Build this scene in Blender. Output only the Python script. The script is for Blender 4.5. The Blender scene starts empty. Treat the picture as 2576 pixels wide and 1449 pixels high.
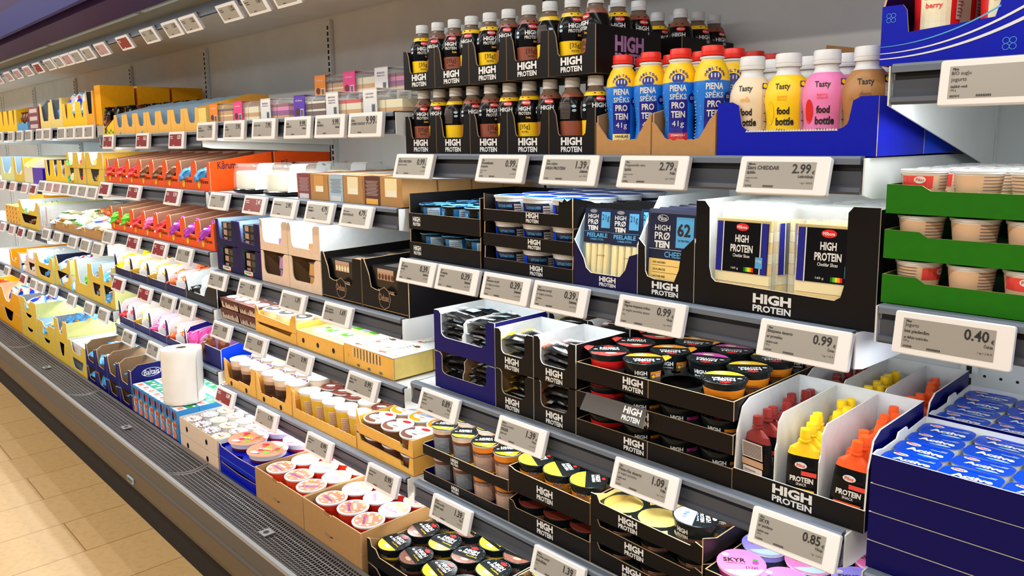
import bpy, math, random
from mathutils import Vector as V, Matrix
S = bpy.context.scene
COL = S.collection
R = random.Random(7)
# ---------------------------------------------------------------- camera
cam = bpy.data.objects.new('camera', bpy.data.cameras.new('camera'))
COL.objects.link(cam)
yaw, pit, rol = 0.80598, 0.14212, -0.01256
fw = V((-math.sin(yaw)*math.cos(pit), math.cos(yaw)*math.cos(pit), -math.sin(pit)))
rt = fw.cross(V((0, 0, 1))).normalized()
up = rt.cross(fw)
r2 = rt*math.cos(rol)+up*math.sin(rol)
u2 = up*math.cos(rol)-rt*math.sin(rol)
cm = Matrix((r2, u2, -fw)).transposed().to_4x4()
cm.translation = V((0, 0, 1.55))
cam.matrix_world = cm
cam.data.sensor_width = 36
cam.data.lens = 1954.87/2576*36
cam.data.shift_y = -91.3/2576
cam.data.clip_start = 0.05
S.camera = cam
# ---------------------------------------------------------------- light
W = bpy.data.worlds.new('world')
S.world = W
W.use_nodes = True
W.node_tree.nodes['Background'].inputs[0].default_value = (1.0, 0.92, 0.86, 1)
W.node_tree.nodes['Background'].inputs[1].default_value = 0.24
S.view_settings.view_transform = 'Standard'
S.view_settings.look = 'None'
S.view_settings.gamma = 1
S.view_settings.use_curve_mapping = False
S.view_settings.exposure = 0.10


def area(name, loc, sx, sy, power, col, target=None, spread=None):
    l = bpy.data.lights.new(name, 'AREA')
    l.shape = 'RECTANGLE'
    l.size = sx
    l.size_y = sy
    l.energy = power
    l.color = col
    if spread: l.spread = spread
    o = bpy.data.objects.new(name, l)
    COL.objects.link(o)
    o.location = loc
    d = V(target)-V(loc) if target else V((0, 0, -1))
    z = -d.normalized()
    x = V((1, 0, 0))
    y = z.cross(x).normalized()
    o.rotation_euler = Matrix((x, y, z)).transposed().to_euler()
    return o


for yy, pw in ((-0.9, 50), (-3.2, 80)):
    for xx in (-10.5, -6.5, -2.5, 1.5):
        area('ceiling_lamp', (xx, yy, 3.3), 3.4, 0.16, pw, (1, 0.91, 0.80))
WHT = (0.93, 0.98, 1.0)
# ---------------------------------------------------------------- materials
def lin(c):
    return tuple(((x/255)/12.92 if x/255 <= .04045 else ((x/255+.055)/1.055)**2.4) for x in c)


PAL = {
 'white': ((228, 230, 230), .45), 'whitemetal': ((222, 226, 226), .4, 'metalpaint'), 'tagwhite': ((236, 235, 234), .4),
 'screen': ((160, 156, 148), .25), 'screenred': ((140, 26, 30), .25), 'screenpink': ((190, 150, 150), .25), 'ink': ((26, 22, 22), .5), 'tagside': ((205, 203, 205), .45),
 'rail': ((66, 72, 84), .4), 'railtop': ((104, 114, 128), .35), 'raildark': ((28, 30, 36), .5),
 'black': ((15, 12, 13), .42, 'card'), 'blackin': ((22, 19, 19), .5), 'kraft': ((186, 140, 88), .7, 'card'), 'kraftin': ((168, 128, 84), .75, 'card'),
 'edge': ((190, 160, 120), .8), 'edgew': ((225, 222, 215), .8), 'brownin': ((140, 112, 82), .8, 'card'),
 'blue': ((6, 22, 176), .4, 'card'), 'navy': ((12, 10, 98), .4, 'card'), 'royal': ((0, 62, 225), .4, 'card'), 'indigo': ((19, 15, 66), .45, 'card'), 'darkblue': ((0, 0, 86), .4, 'card'),
 'cardwhite': ((214, 217, 218), .6, 'card'), 'green': ((30, 112, 6), .5, 'card'), 'yellow': ((250, 200, 20), .5, 'card'), 'amber': ((240, 166, 8), .5, 'card'),
 'paleyel': ((236, 210, 122), .55, 'card'), 'gold': ((240, 182, 84), .55, 'card'), 'lime': ((222, 226, 150), .55, 'card'), 'mustard': ((226, 192, 70), .55, 'card'), 'orange': ((245, 88, 20), .45, 'card'), 'orangein': ((150, 104, 80), .7, 'card'),
 'beige': ((232, 204, 178), .6, 'card'), 'grayin': ((150, 160, 170), .6), 'cream': ((244, 236, 205), .5),
 'red': ((225, 30, 32), .35), 'redcap': ((232, 44, 30), .35), 'capwhite': ((222, 226, 230), .35), 'bottleblack': ((14, 14, 18), .18), 'bandyellow': ((252, 208, 24), .3), 'bandbrown': ((150, 84, 66), .3),
 'clearbrown': ((120, 100, 84), .2), 'smyellow': ((252, 206, 20), .35), 'smblue': ((20, 120, 225), .35), 'smnavy': ((16, 24, 140), .35), 'vanpale': ((250, 226, 140), .35),
 'bcream': ((240, 220, 190), .35), 'byel': ((252, 214, 18), .35), 'bpink': ((238, 130, 190), .35), 'bchoc': ((176, 126, 72), .35), 'lblgrey': ((212, 196, 190), .4), 'txtgrey': ((110, 100, 98), .6),
 'lidwhite': ((228, 228, 226), .3), 'lidyellow': ((255, 212, 48), .25), 'lidbrown': ((124, 78, 66), .25), 'lidblack': ((16, 22, 24), .25), 'lidred': ((232, 70, 66), .25), 'lidorange': ((246, 160, 30), .25), 'lidpink': ((222, 90, 190), .25), 'lidcoral': ((244, 138, 108), .25),
 'lidblue': ((0, 66, 190), .3), 'lidsky': ((90, 170, 225), .25), 'lidpale': ((246, 238, 196), .25), 'lidlilac': ((150, 140, 230), .25), 'lidskyr': ((242, 120, 180), .25), 'lidplum': ((110, 70, 100), .3), 'lidchoco': ((112, 44, 34), .3),
 'cupred': ((196, 34, 20), .3), 'cupyellow': ((214, 176, 40), .3), 'cupbrown': ((104, 62, 48), .3), 'cupgrey': ((110, 96, 92), .3), 'cupcoral': ((230, 60, 30), .3), 'cuporange': ((226, 132, 26), .3), 'cuppink': ((196, 52, 140), .3), 'cupkraft': ((222, 186, 150), .6), 'cupblue': ((30, 110, 170), .3), 'cupnavy': ((22, 30, 60), .3), 'cuptan': ((190, 150, 120), .3),
 'cupcocoa': ((84, 50, 40), .3), 'cupbeige': ((222, 196, 170), .3), 'wine': ((110, 30, 34), .35), 'capred': ((130, 34, 30), .35), 'capyellow': ((252, 208, 20), .35), 'caporange': ((250, 90, 24), .35),
 'foilblack': ((16, 16, 18), .22), 'foilgrey': ((150, 156, 162), .25), 'foilyellow': ((246, 208, 20), .25), 'foilorange': ((214, 92, 40), .25), 'foilblue': ((70, 160, 225), .25), 'foilpurple': ((170, 60, 190), .22), 'foilred': ((214, 50, 60), .25), 'foilgreen': ((90, 200, 40), .25), 'foilgold': ((205, 160, 60), .2), 'foilpink': ((230, 80, 150), .25), 'foilbrown': ((120, 66, 40), .25), 'foilwhite': ((236, 236, 230), .25),
 'cheese': ((244, 210, 124), .35), 'cheesepale': ((250, 236, 180), .35), 'film': ((235, 240, 240), .12, 'film'), 'plum': ((136, 66, 78), .5), 'cakewhite': ((246, 240, 218), .6), 'cakebrown': ((96, 50, 40), .7), 'cakegold': ((214, 160, 90), .7), 'cakepurple': ((140, 50, 130), .6),
 'karumspurple': ((52, 18, 60), .5), 'pink': ((236, 66, 140), .4), 'sliceorange': ((240, 140, 30), .4), 'violet': ((92, 50, 180), .4), 'lilac': ((186, 140, 200), .4), 'lightblue': ((170, 200, 220), .45),
 'panelgrey': ((68, 64, 62), .5), 'panelbrown': ((76, 62, 44), .5), 'bumper': ((60, 50, 44), .5), 'kick': ((8, 5, 4), .8), 'rim': ((134, 136, 138), .3), 'grillebar': ((92, 86, 84), .4), 'void': ((14, 12, 12), .8),
 'purple': ((60, 34, 98), .55), 'fasciablue': ((8, 14, 122), .5), 'olive': ((110, 112, 96), .5), 'slot': ((12, 12, 14), .8), 'teal': ((20, 130, 150), .4), 'rollwhite': ((238, 234, 226), .35), 'core': ((130, 98, 70), .9), 'milkblue': ((60, 150, 215), .35), 'milkgreen': ((50, 160, 70), .35),
}
MATS = {}


def mat(k):
    if k in MATS: return MATS[k]
    m = bpy.data.materials.new(k)
    m.use_nodes = True
    nt = m.node_tree
    b = nt.nodes['Principled BSDF']
    if k == 'led':
        b.inputs['Base Color'].default_value = (1, 1, 1, 1)
        b.inputs['Emission Color'].default_value = (.9, .97, 1, 1)
        b.inputs['Emission Strength'].default_value = 6
        MATS[k] = m
        return m
    p = PAL[k]
    c = lin(p[0])
    b.inputs['Base Color'].default_value = (*c, 1)
    b.inputs['Roughness'].default_value = p[1]
    kind = p[2] if len(p) > 2 else ''
    if kind == 'card' or k in ('blackin', 'bottleblack', 'lidblack', 'fasciablue', 'purple', 'lidblue'): b.inputs['Specular IOR Level'].default_value = .2
    if kind in ('card', 'metalpaint'):
        tc = nt.nodes.new('ShaderNodeTexCoord')
        n = nt.nodes.new('ShaderNodeTexNoise')
        n.inputs['Scale'].default_value = 60 if kind == 'card' else 8
        n.inputs['Detail'].default_value = 3
        nt.links.new(tc.outputs['Object'], n.inputs['Vector'])
        mx = nt.nodes.new('ShaderNodeMix')
        mx.data_type = 'RGBA'
        mx.inputs['A'].default_value = (*[x*.9 for x in c], 1)
        mx.inputs['B'].default_value = (*[min(1, x*1.1) for x in c], 1)
        nt.links.new(n.outputs['Fac'], mx.inputs['Factor'])
        nt.links.new(mx.outputs['Result'], b.inputs['Base Color'])
    if kind == 'film':
        b.inputs['Alpha'].default_value = .16
    MATS[k] = m
    return m


# ---------------------------------------------------------------- mesh builder
GLY = {}


def glyph(s, bold=0.0):
    if 'g' in s or 'ģ' in s: bold = 0.0
    elif not s.isascii(): bold = min(bold, .015)
    key = (s, bold)
    if key in GLY: return GLY[key]
    cu = bpy.data.curves.new('t', 'FONT')
    cu.body = s
    cu.resolution_u = 2
    cu.offset = bold
    cu.space_line = .82
    cu.align_x = 'CENTER'
    o = bpy.data.objects.new('t', cu)
    me = bpy.data.meshes.new_from_object(o)
    vs = [(v.co.x, v.co.y) for v in me.vertices]
    fs = [tuple(p.vertices) for p in me.polygons]
    bpy.data.objects.remove(o)
    bpy.data.curves.remove(cu)
    bpy.data.meshes.remove(me)
    xs = [v[0] for v in vs]; ys = [v[1] for v in vs]
    x0, x1, y0, y1 = min(xs), max(xs), min(ys), max(ys)
    vs = [((x-x0)/(x1-x0)-.5, (y-y0)/(y1-y0)-.5) for x, y in vs]
    GLY[key] = (vs, fs, (x1-x0)/(y1-y0))
    return GLY[key]


class B:
    def __init__(s):
        s.v = []; s.f = []; s.m = []; s.sm = []; s.ks = []

    def add(s, vs, fs, k, sm=False):
        o = len(s.v)
        s.v += [tuple(p) for p in vs]
        if k not in s.ks: s.ks.append(k)
        i = s.ks.index(k)
        for f in fs:
            s.f.append(tuple(a+o for a in f)); s.m.append(i); s.sm.append(sm)
        return s

    def box(s, x0, x1, y0, y1, z0, z1, k):
        vs = [(x, y, z) for z in (z0, z1) for y in (y0, y1) for x in (x0, x1)]
        return s.add(vs, [(0, 2, 3, 1), (4, 5, 7, 6), (0, 1, 5, 4), (2, 6, 7, 3), (0, 4, 6, 2), (1, 3, 7, 5)], k)

    def prism(s, poly, o, u, v, t, ko, ki=None, ke=None, hole=None):
        """polygon in the plane o+u*a+v*b, thickness t against the outward normal u x v"""
        o, u, v = V(o), V(u), V(v)
        n = u.cross(v).normalized()
        a = [o+u*p[0]+v*p[1] for p in poly]
        b = [p-n*t for p in a]
        N = len(poly)
        s.add(a, [tuple(range(N))], ko)
        s.add(b, [tuple(range(N-1, -1, -1))], ki or ko)
        s.add(a+b, [(i, i+N, (i+1) % N+N, (i+1) % N) for i in range(N)], ke or ko)
        return s

    def lathe(s, prof, N=24, cx=0, cy=0, cz=0, sy=1.0, sm=True):
        """prof: (r, z, key for the band up to this ring)"""
        ring = lambda r, z: [(cx+r*math.cos(6.28318*i/N), cy+sy*r*math.sin(6.28318*i/N), cz+z) for i in range(N)]
        prev, ang = None, None
        for j in range(1, len(prof)):
            (r0, z0, _), (r1, z1, k) = prof[j-1], prof[j]
            a = math.atan2(z1-z0, r1-r0)
            if prev is None or abs((a-ang+math.pi) % (2*math.pi)-math.pi) > .6:      # a hard edge gets its own ring
                prev = len(s.v); s.v += ring(r0, z0)
            ang = a
            nxt = len(s.v); s.v += ring(r1, z1)
            if k not in s.ks: s.ks.append(k)
            m = s.ks.index(k)
            for i in range(N):
                s.f.append((prev+i, prev+(i+1) % N, nxt+(i+1) % N, nxt+i)); s.m.append(m); s.sm.append(sm)
            prev = nxt
        return s

    def disc(s, r, z, k, N=24, cx=0, cy=0, sy=1.0, up=True):
        vs = [(cx+r*math.cos(6.28318*i/N), cy+sy*r*math.sin(6.28318*i/N), z) for i in range(N)]
        return s.add(vs, [tuple(range(N)) if up else tuple(range(N-1, -1, -1))], k)

    def seg(s, r, z, k, a0, a1, n=16, ang=0):
        """part of a disc between angles a0..a1 (chord-closed)"""
        vs = [(r*math.cos(a0+(a1-a0)*i/n+ang), r*math.sin(a0+(a1-a0)*i/n+ang), z) for i in range(n+1)]
        return s.add(vs, [tuple(range(n+1))], k)

    def lift(s, fn):
        """each printed layer lies a hair above the one before"""
        s.n = getattr(s, 'n', 0)+1
        d = .00002*(s.n % 60)
        def g(a, b):
            p = fn(a, b)
            return p+(fn(a+1e-4, b)-p).cross(fn(a, b+1e-4)-p).normalized()*d
        return g

    def text(s, t, fn, cx, cy, w, h, k, bold=.02):
        vs, fs, _ = glyph(t, bold)
        L = s.lift(fn)
        return s.add([L(cx+x*w, cy+y*h) for x, y in vs], fs, k)

    def quad(s, fn, cx, cy, w, h, k, n=1):
        m = max(1, int(h/.009)) if n > 1 else 1
        fn = s.lift(fn)
        for i in range(n):
            a = cx-w/2+w*i/n; b = a+w/n
            for j in range(m):
                c = cy-h/2+h*j/m; d = c+h/m
                s.add([fn(a, c), fn(b, c), fn(b, d), fn(a, d)], [(0, 1, 2, 3)], k)
        return s

    def oval(s, fn, cx, cy, w, h, k, n=18):
        fn = s.lift(fn)
        return s.add([fn(cx+w/2*math.cos(6.28318*i/n), cy+h/2*math.sin(6.28318*i/n)) for i in range(n)], [tuple(range(n))], k)

    def rrect(s, x0, x1, y0, y1, z, r, n=4):
        pts = []
        for cx, cy, a in ((x1-r, y1-r, 0), (x0+r, y1-r, 1), (x0+r, y0+r, 2), (x1-r, y0+r, 3)):
            for i in range(n+1):
                t = (a+i/n)*math.pi/2
                pts.append((cx+r*math.cos(t), cy+r*math.sin(t), z))
        return pts

    def loft(s, rings, ks, cap0=None, cap1=None, sm=True):
        N = len(rings[0])
        for j in range(1, len(rings)):
            k = ks if isinstance(ks, str) else ks[j-1]
            s.add(list(rings[j-1])+list(rings[j]), [(i, (i+1) % N, (i+1) % N+N, i+N) for i in range(N)], k, sm)
        if cap0: s.add(rings[0], [tuple(range(N-1, -1, -1))], cap0)
        if cap1: s.add(rings[-1], [tuple(range(N))], cap1)
        return s

    def mesh(s, name):
        me = bpy.data.meshes.new(name)
        me.from_pydata(s.v, [], s.f)
        for k in s.ks: me.materials.append(mat(k))
        me.polygons.foreach_set('material_index', s.m)
        me.polygons.foreach_set('use_smooth', s.sm)
        me.update()
        return me


def flat(o, u, v, e=.0006):
    o, u, v = V(o), V(u), V(v)
    n = u.cross(v).normalized()*e
    return lambda a, b: o+u*a+v*b+n


FRONT = lambda y, e=.0006: flat((0, y, 0), (1, 0, 0), (0, 0, 1), e)     # faces -Y
TOP = lambda z, e=.0006: flat((0, 0, z), (1, 0, 0), (0, 1, 0), e)


def bend(rf, a0=-math.pi/2, e=.0007):
    """wraps onto a body of radius rf(z); a = arc length, b = height"""
    return lambda a, b: V(((rf(b)+e)*math.cos(a0+a/rf(b)), (rf(b)+e)*math.sin(a0+a/rf(b)), b))


# ---------------------------------------------------------------- objects
def tag(o, label, cat, group=None):
    o['label'] = label
    o['category'] = cat
    if group: o['group'] = group
    return o


def thing(name, label, cat, loc=(0, 0, 0), rz=0, group=None, rot=None):
    o = bpy.data.objects.new(name, None)
    o.empty_display_size = .02
    COL.objects.link(o)
    o.location = loc
    o.rotation_euler = rot or (0, 0, rz)
    return tag(o, label, cat, group)


def part(name, me, parent=None, loc=(0, 0, 0), rot=(0, 0, 0)):
    if isinstance(me, B): me = me.mesh(name)
    o = bpy.data.objects.new(name, me)
    COL.objects.link(o)
    o.parent = parent
    o.location = loc
    o.rotation_euler = rot
    return o


PRO = {}    # kind -> function giving [(part name, B)], kept as built meshes
BUILT = {}


def put(kind, name, label, cat, loc, rz=0, group=None, rot=None):
    if kind not in BUILT:
        BUILT[kind] = [(n, b.mesh(n), [(n2, b2.mesh(n2)) for n2, b2 in sub]) for n, b, sub in PRO[kind]()]
    root = thing(name, label, cat, loc, rz, group, rot)
    for n, me, sub in BUILT[kind]:
        p = part(n, me, root)
        for n2, m2 in sub: part(n2, m2, p)
    return root


ORD = ['first', 'second', 'third', 'fourth', 'fifth', 'sixth', 'seventh', 'eighth', 'ninth', 'tenth', 'eleventh', 'twelfth', 'thirteenth', 'fourteenth', 'fifteenth', 'sixteenth', 'seventeenth', 'eighteenth', 'nineteenth', 'twentieth']


def col_word(i, n):
    if n == 1: return 'single'
    if n == 2: return ('left', 'right')[i]
    if n == 3: return ('left', 'middle', 'right')[i]
    return 'leftmost' if i == 0 else 'rightmost' if i == n-1 else ORD[i]


def row_word(j): return 'front' if j == 0 else ORD[j]


def grid(spec, name, cat, where, x0, x1, nx, y0, dy, ny, z, group, stag=0, jit=0, skip=(), turn=0.0, zz=None):
    """spec(i, j) -> (kind, short description); cells of a tray seen from above"""
    for j in range(ny):
        for i in range(nx):
            if (i, j) in skip: continue
            k, d = spec(i, j)
            x = x0+(x1-x0)*(i+.5)/nx+(stag if j % 2 else 0)+R.uniform(-jit, jit)
            y = y0+dy*j+R.uniform(-jit, jit)
            put(k, name, f'{d}, {col_word(i, nx)} of the {row_word(j)} row in {where}', cat,
                (x, y, z if zz is None else zz(i, j)), R.uniform(-turn, turn), group)


def U(hp, hf, wl, wr=None, r=.25, n=4, slant=.0):
    """front contour: posts hp high, wl / wr wide (fractions), a cut-out down to hf with round corners"""
    wr = wl if wr is None else wr
    p = [(0, hp), (wl*.7, hp), (wl, hp-.12*(hp-hf))]
    h = hp-hf
    for i in range(n+1):
        t = math.pi/2*i/n
        p.append((wl+slant+.10*(1-math.cos(t)), hf+h*r*(1-math.sin(t))))
    for i in range(n+1):
        t = math.pi/2*(1-i/n)
        p.append((1-wr-slant-.10*(1-math.cos(t)), hf+h*r*(1-math.sin(t))))
    p += [(1-wr, hp-.12*(hp-hf)), (1-wr*.7, hp), (1, hp)]
    return p


def carton(name, label, cat, x0, x1, z, D, front, side, out, inn, y=1.256, edge='edge', group=None, rz=0, deco=None,
           backh=None, t=.003, div=None, deck=None, sidedeco=None, sideout=None, root=None):
    """open display carton: front contour [(u, h)], side contour [(v, h)] front to back"""
    W_ = x1-x0
    rt_ = thing(name, label, cat, ((x0+x1)/2, y+D/2, z), rz, group)
    f = B()
    poly = [(-W_/2, 0), (W_/2, 0)]+[(-W_/2+W_*u, h) for u, h in reversed(front)]
    f.prism(poly, (0, -D/2, 0), (1, 0, 0), (0, 0, 1), t, out, inn, edge)
    if deco: deco(f, W_, -D/2)
    part('front_panel', f, rt_)
    b = B()
    so = sideout or out
    e = t
    polr = [(e, 0), (D, 0)]+[(max(e, D*v), h) for v, h in reversed(side)]
    b.prism(polr, (W_/2, -D/2, 0), (0, 1, 0), (0, 0, 1), t, so, inn, edge)
    poll = [(-p, q) for p, q in polr][::-1]
    b.prism(poll, (-W_/2, -D/2, 0), (0, -1, 0), (0, 0, 1), t, so, inn, edge)
    hb = backh if backh is not None else side[-1][1]
    b.box(-W_/2+t, W_/2-t, D/2-t, D/2, 0, hb, inn)
    b.box(-W_/2+t, W_/2-t, -D/2+t, D/2-t, 0, t, inn)
    if sidedeco: sidedeco(b, W_/2, D)
    part('body', b, rt_)
    for dv in div or []:
        u, h0, h1 = dv[:3]
        kk = dv[3] if len(dv) > 3 else inn
        d = B()
        x = -W_/2+W_*u
        pl = [(0.004, t), (D-.004, t), (D-.004, h1), (D*.12, h1), (D*.05, h0+(h1-h0)*.7), (.01, h0), (.004, h0*.9)]
        d.prism(pl, (x, -D/2, 0), (0, 1, 0), (0, 0, 1), .002, kk, kk, edge)
        part('divider', d, rt_)
    if deck:
        h, nx, ny, y0, dy, r, kd = deck
        d = B()
        cw = (W_-.006)/nx
        for j in range(ny):
            for i in range(nx):
                cx = -W_/2+.003+cw*(i+.5)
                cy = -D/2+y0+dy*j
                ra, rb = [], []
                N = 20
                for q in range(N):
                    a = 6.28318*q/N
                    c_, s_ = math.cos(a), math.sin(a)
                    m_ = max(abs(c_)/(cw/2), abs(s_)/(dy/2))
                    ra.append((cx+min(r, .47*min(cw, dy))*c_, cy+min(r, .47*min(cw, dy))*s_, h))
                    rb.append((cx+c_/m_, cy+s_/m_, h))
                d.add(ra+rb, [(q, q+N, (q+1) % N+N, (q+1) % N) for q in range(N)], kd)
        y1 = -D/2+y0-dy/2
        if y1 > -D/2+.004: d.add([(-W_/2+.003, -D/2+.003, h), (W_/2-.003, -D/2+.003, h), (W_/2-.003, y1, h), (-W_/2+.003, y1, h)], [(0, 1, 2, 3)], kd)
        part('holed_deck', d, rt_)
    return rt_


def hp(cx, cz, w, h=None, k='white', yo=0):
    """the two printed words HIGH over PROTEIN on a front face"""
    h = h or w*.82
    def f(b, W_, y):
        fn = FRONT(y+yo)
        x = -W_/2+W_*cx
        b.text('HIGH', fn, x, cz+h*.24, w, h*.52, k, .045)
        b.text('PROTEIN', fn, x, cz-h*.28, w, h*.36, k, .035)
    return f
# ---------------------------------------------------------------- setting
def structure(name, b, loc=(0, 0, 0)):
    o = part(name, b, None, loc)
    o['kind'] = 'structure'
    return o


def floor_mat():
    m = bpy.data.materials.new('floor_tile')
    m.use_nodes = True
    nt = m.node_tree
    L = nt.links.new
    b = nt.nodes['Principled BSDF']
    tc = nt.nodes.new('ShaderNodeTexCoord')
    mp = nt.nodes.new('ShaderNodeMapping')
    mp.inputs['Rotation'].default_value = (0, 0, math.pi/2)
    mp.inputs['Location'].default_value = (0.13, 0.08, 0)
    br = nt.nodes.new('ShaderNodeTexBrick')
    br.inputs['Scale'].default_value = 1
    br.inputs['Brick Width'].default_value = .62
    br.inputs['Row Height'].default_value = .31
    br.inputs['Mortar Size'].default_value = .0025
    br.inputs['Mortar Smooth'].default_value = .2
    br.inputs['Color1'].default_value = (*lin((214, 178, 124)), 1)
    br.inputs['Color2'].default_value = (*lin((206, 170, 116)), 1)
    br.inputs['Mortar'].default_value = (*lin((160, 118, 70)), 1)
    n = nt.nodes.new('ShaderNodeTexNoise')
    n.inputs['Scale'].default_value = 40
    n.inputs['Detail'].default_value = 6
    mx = nt.nodes.new('ShaderNodeMix')
    mx.data_type = 'RGBA'
    mx.blend_type = 'MULTIPLY'
    mx.inputs['Factor'].default_value = .35
    cr = nt.nodes.new('ShaderNodeValToRGB')
    cr.color_ramp.elements[0].position = .3
    cr.color_ramp.elements[0].color = (.7, .66, .6, 1)
    cr.color_ramp.elements[1].position = .55
    L(tc.outputs['Object'], mp.inputs['Vector'])
    L(mp.outputs['Vector'], br.inputs['Vector'])
    L(tc.outputs['Object'], n.inputs['Vector'])
    L(n.outputs['Fac'], cr.inputs['Fac'])
    L(br.outputs['Color'], mx.inputs['A'])
    L(cr.outputs['Color'], mx.inputs['B'])
    L(mx.outputs['Result'], b.inputs['Base Color'])
    b.inputs['Roughness'].default_value = .38
    return m


MATS['floor_tile'] = floor_mat()
fl = B()
fl.add([(-16, -6, 0), (4, -6, 0), (4, 2.2, 0), (-16, 2.2, 0)], [(0, 1, 2, 3)], 'floor_tile')
structure('floor', fl)
BX = [0.77, -.480, -1.715, -2.985, -4.262, -5.445, -6.685, -7.93, -9.17]      # bay boundaries, right to left
w = B()
w.box(-12, .8, 1.815, 1.86, 0, 2.9, 'whitemetal')
for i in range(26):
    for j in range(7):
        x = -.62+.03*i+(.015 if j % 2 else 0)
        w.disc(.0032, 0, 'slot', 8)
        for q in range(8):
            px, py, _ = w.v[-8+q]
            w.v[-8+q] = (x+px, 1.8142, .955+.03*j+py)
structure('wall_back', w)

case = thing('refrigerated_case', 'long open refrigerated wall case with grey bumper front and blue canopy', 'refrigerated case', (0, 1.2, 0))
def cpart(name, b, sub=None): return part(name, b, sub or case, (0, -1.2, 0) if not sub else (0, 0, 0))
XL, XR_ = -12.0, .8
b = B(); b.box(XL, XR_, 1.0, 1.4, 0, .25, 'kick'); cpart('kick_plate', b)
b = B()
pr = [(.985, .235), (.905, .245), (.895, .262), (.886, .285), (.884, .345), (.880, .352), (.880, .356), (.886, .362), (.888, .415), (.884, .420), (.884, .432), (.893, .436), (.899, .430)]
ks = ['bumper', 'bumper', 'bumper', 'panelbrown', 'bumper', 'bumper', 'bumper', 'panelgrey', 'rim', 'rim', 'rim', 'rim']
for (y0, z0), (y1, z1), k in zip(pr, pr[1:], ks):
    b.add([(XL, y0, z0), (XR_, y0, z0), (XR_, y1, z1), (XL, y1, z1)], [(0, 1, 2, 3)], k)
cpart('bumper_panel', b)
b = B(); b.box(XL, XR_, .90, 1.075, .26, .33, 'void'); b.box(XL, XR_, 1.072, 1.80, .30, .362, 'whitemetal'); b.box(XL, XR_, 1.062, 1.0715, .33, .388, 'panelgrey'); cpart('base_deck', b)
b = B(); b.box(-3.045, -2.985, .8790, .8845, .290, .310, 'lightblue'); b.box(-3.04, -2.99, .8780, .8790, .293, .307, 'panelgrey'); cpart('case_badge', b)
gp = [(.897, .431), (.905, .415), (.925, .400), (.95, .390), (.98, .383), (1.01, .380), (1.035, .383), (1.062, .390)]
def grille(wid):
    b = B()
    def at(t):
        t *= len(gp)-1
        i = min(int(t), len(gp)-2); f = t-i
        return gp[i][0]+(gp[i+1][0]-gp[i][0])*f, gp[i][1]+(gp[i+1][1]-gp[i][1])*f
    for j in range(15):
        t = j/14; hw = .0016 if 0 < j < 14 else .006
        y, z = at(t)
        y1, z1 = at(min(1, t+.01)); y0, z0 = at(max(0, t-.01))
        d = math.hypot(y1-y0, z1-z0); cy, cz = (y1-y0)/d*hw, (z1-z0)/d*hw
        b.add([(-wid/2, y-cy, z-cz), (wid/2, y-cy, z-cz), (wid/2, y+cy, z+cz), (-wid/2, y+cy, z+cz)], [(0, 1, 2, 3)], 'grillebar')
    n = int(wid/.0125)
    for i in range(n+1):
        x = -wid/2+wid*i/n
        hw = .0016 if 0 < i < n else .012
        for q in range(7):
            (y0, z0), (y1, z1) = gp[q], gp[q+1]
            b.add([(x-hw, y0, z0-.0004), (x+hw, y0, z0-.0004), (x+hw, y1, z1-.0004), (x-hw, y1, z1-.0004)], [(0, 1, 2, 3)], 'grillebar')
    b.box(-.02, .02, .965, 1.0, .386, .390, 'grillebar')
    b.lathe([(.0, .0, 'slot'), (.009, .0, 'slot')], 12, 0, .982, .3908)
    return b
gm = grille(1.24).mesh('grille')
for i in range(9):
    part('air_grille', gm, case, (.385-1.247*i, -1.2, 0))
for x in BX[1:]:
    b = B()
    b.box(x-.016, x+.016, 1.797, 1.8135, .37, 2.06, 'whitemetal')
    for j in range(66):
        b.box(x-.005, x+.005, 1.7955, 1.7972, .40+.025*j, .416+.025*j, 'slot')
    cpart('upright', b)
# canopy with its own light strip
b = B()
b.box(XL, XR_, .885, .905, 2.065, 2.17, 'fasciablue'); b.box(XL, XR_, .89, .905, 2.17, 2.9, 'purple')
cpart('fascia', b)
b = B(); b.box(XL, XR_, .93, 1.09, 2.05, 2.09, 'purple'); b.box(XL, XR_, .905, .93, 2.09, 2.2, 'void'); b.box(XL, XR_, 1.112, 1.236, 2.062, 2.08, 'olive'); b.box(XL, XR_, 1.09, 1.81, 2.085, 2.11, 'whitemetal')
cpart('canopy_underside', b)
b = B()
for i in range(9): b.box(.70-1.3*i-1.24, .70-1.3*i, 1.093, 1.109, 2.046, 2.062, 'lightblue')
cpart('light_strip', b)
area('canopy_lamp', (-4.5, 1.10, 2.042), 11, .02, 13, WHT, (-4.5, 1.35, 1.2))

# ---------------------------------------------------------------- shelves
def rail_mesh(w_):
    b = B()
    pr = [(0, .002, 'railtop'), (-.016, .002, 'railtop'), (-.019, -.002, 'railtop'), (-.019, -.011, 'railtop'), (-.004, -.0125, 'raildark'), (-.004, -.021, 'raildark'),
          (-.011, -.022, 'rail'), (-.011, -.044, 'rail'), (-.016, -.047, 'rail'), (-.018, -.054, 'rail'), (-.016, -.058, 'rail'), (0, -.058, 'rail')]
    for (y0, z0, _), (y1, z1, k) in zip(pr, pr[1:]):
        b.add([(-w_/2, y0, z0), (w_/2, y0, z0), (w_/2, y1, z1), (-w_/2, y1, z1)], [(0, 1, 2, 3)], k)
    for sx in (-1, 1):
        b.add([(sx*w_/2, y, z) for y, z, _ in pr], [tuple(range(len(pr)))], 'rail')
    return b


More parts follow.
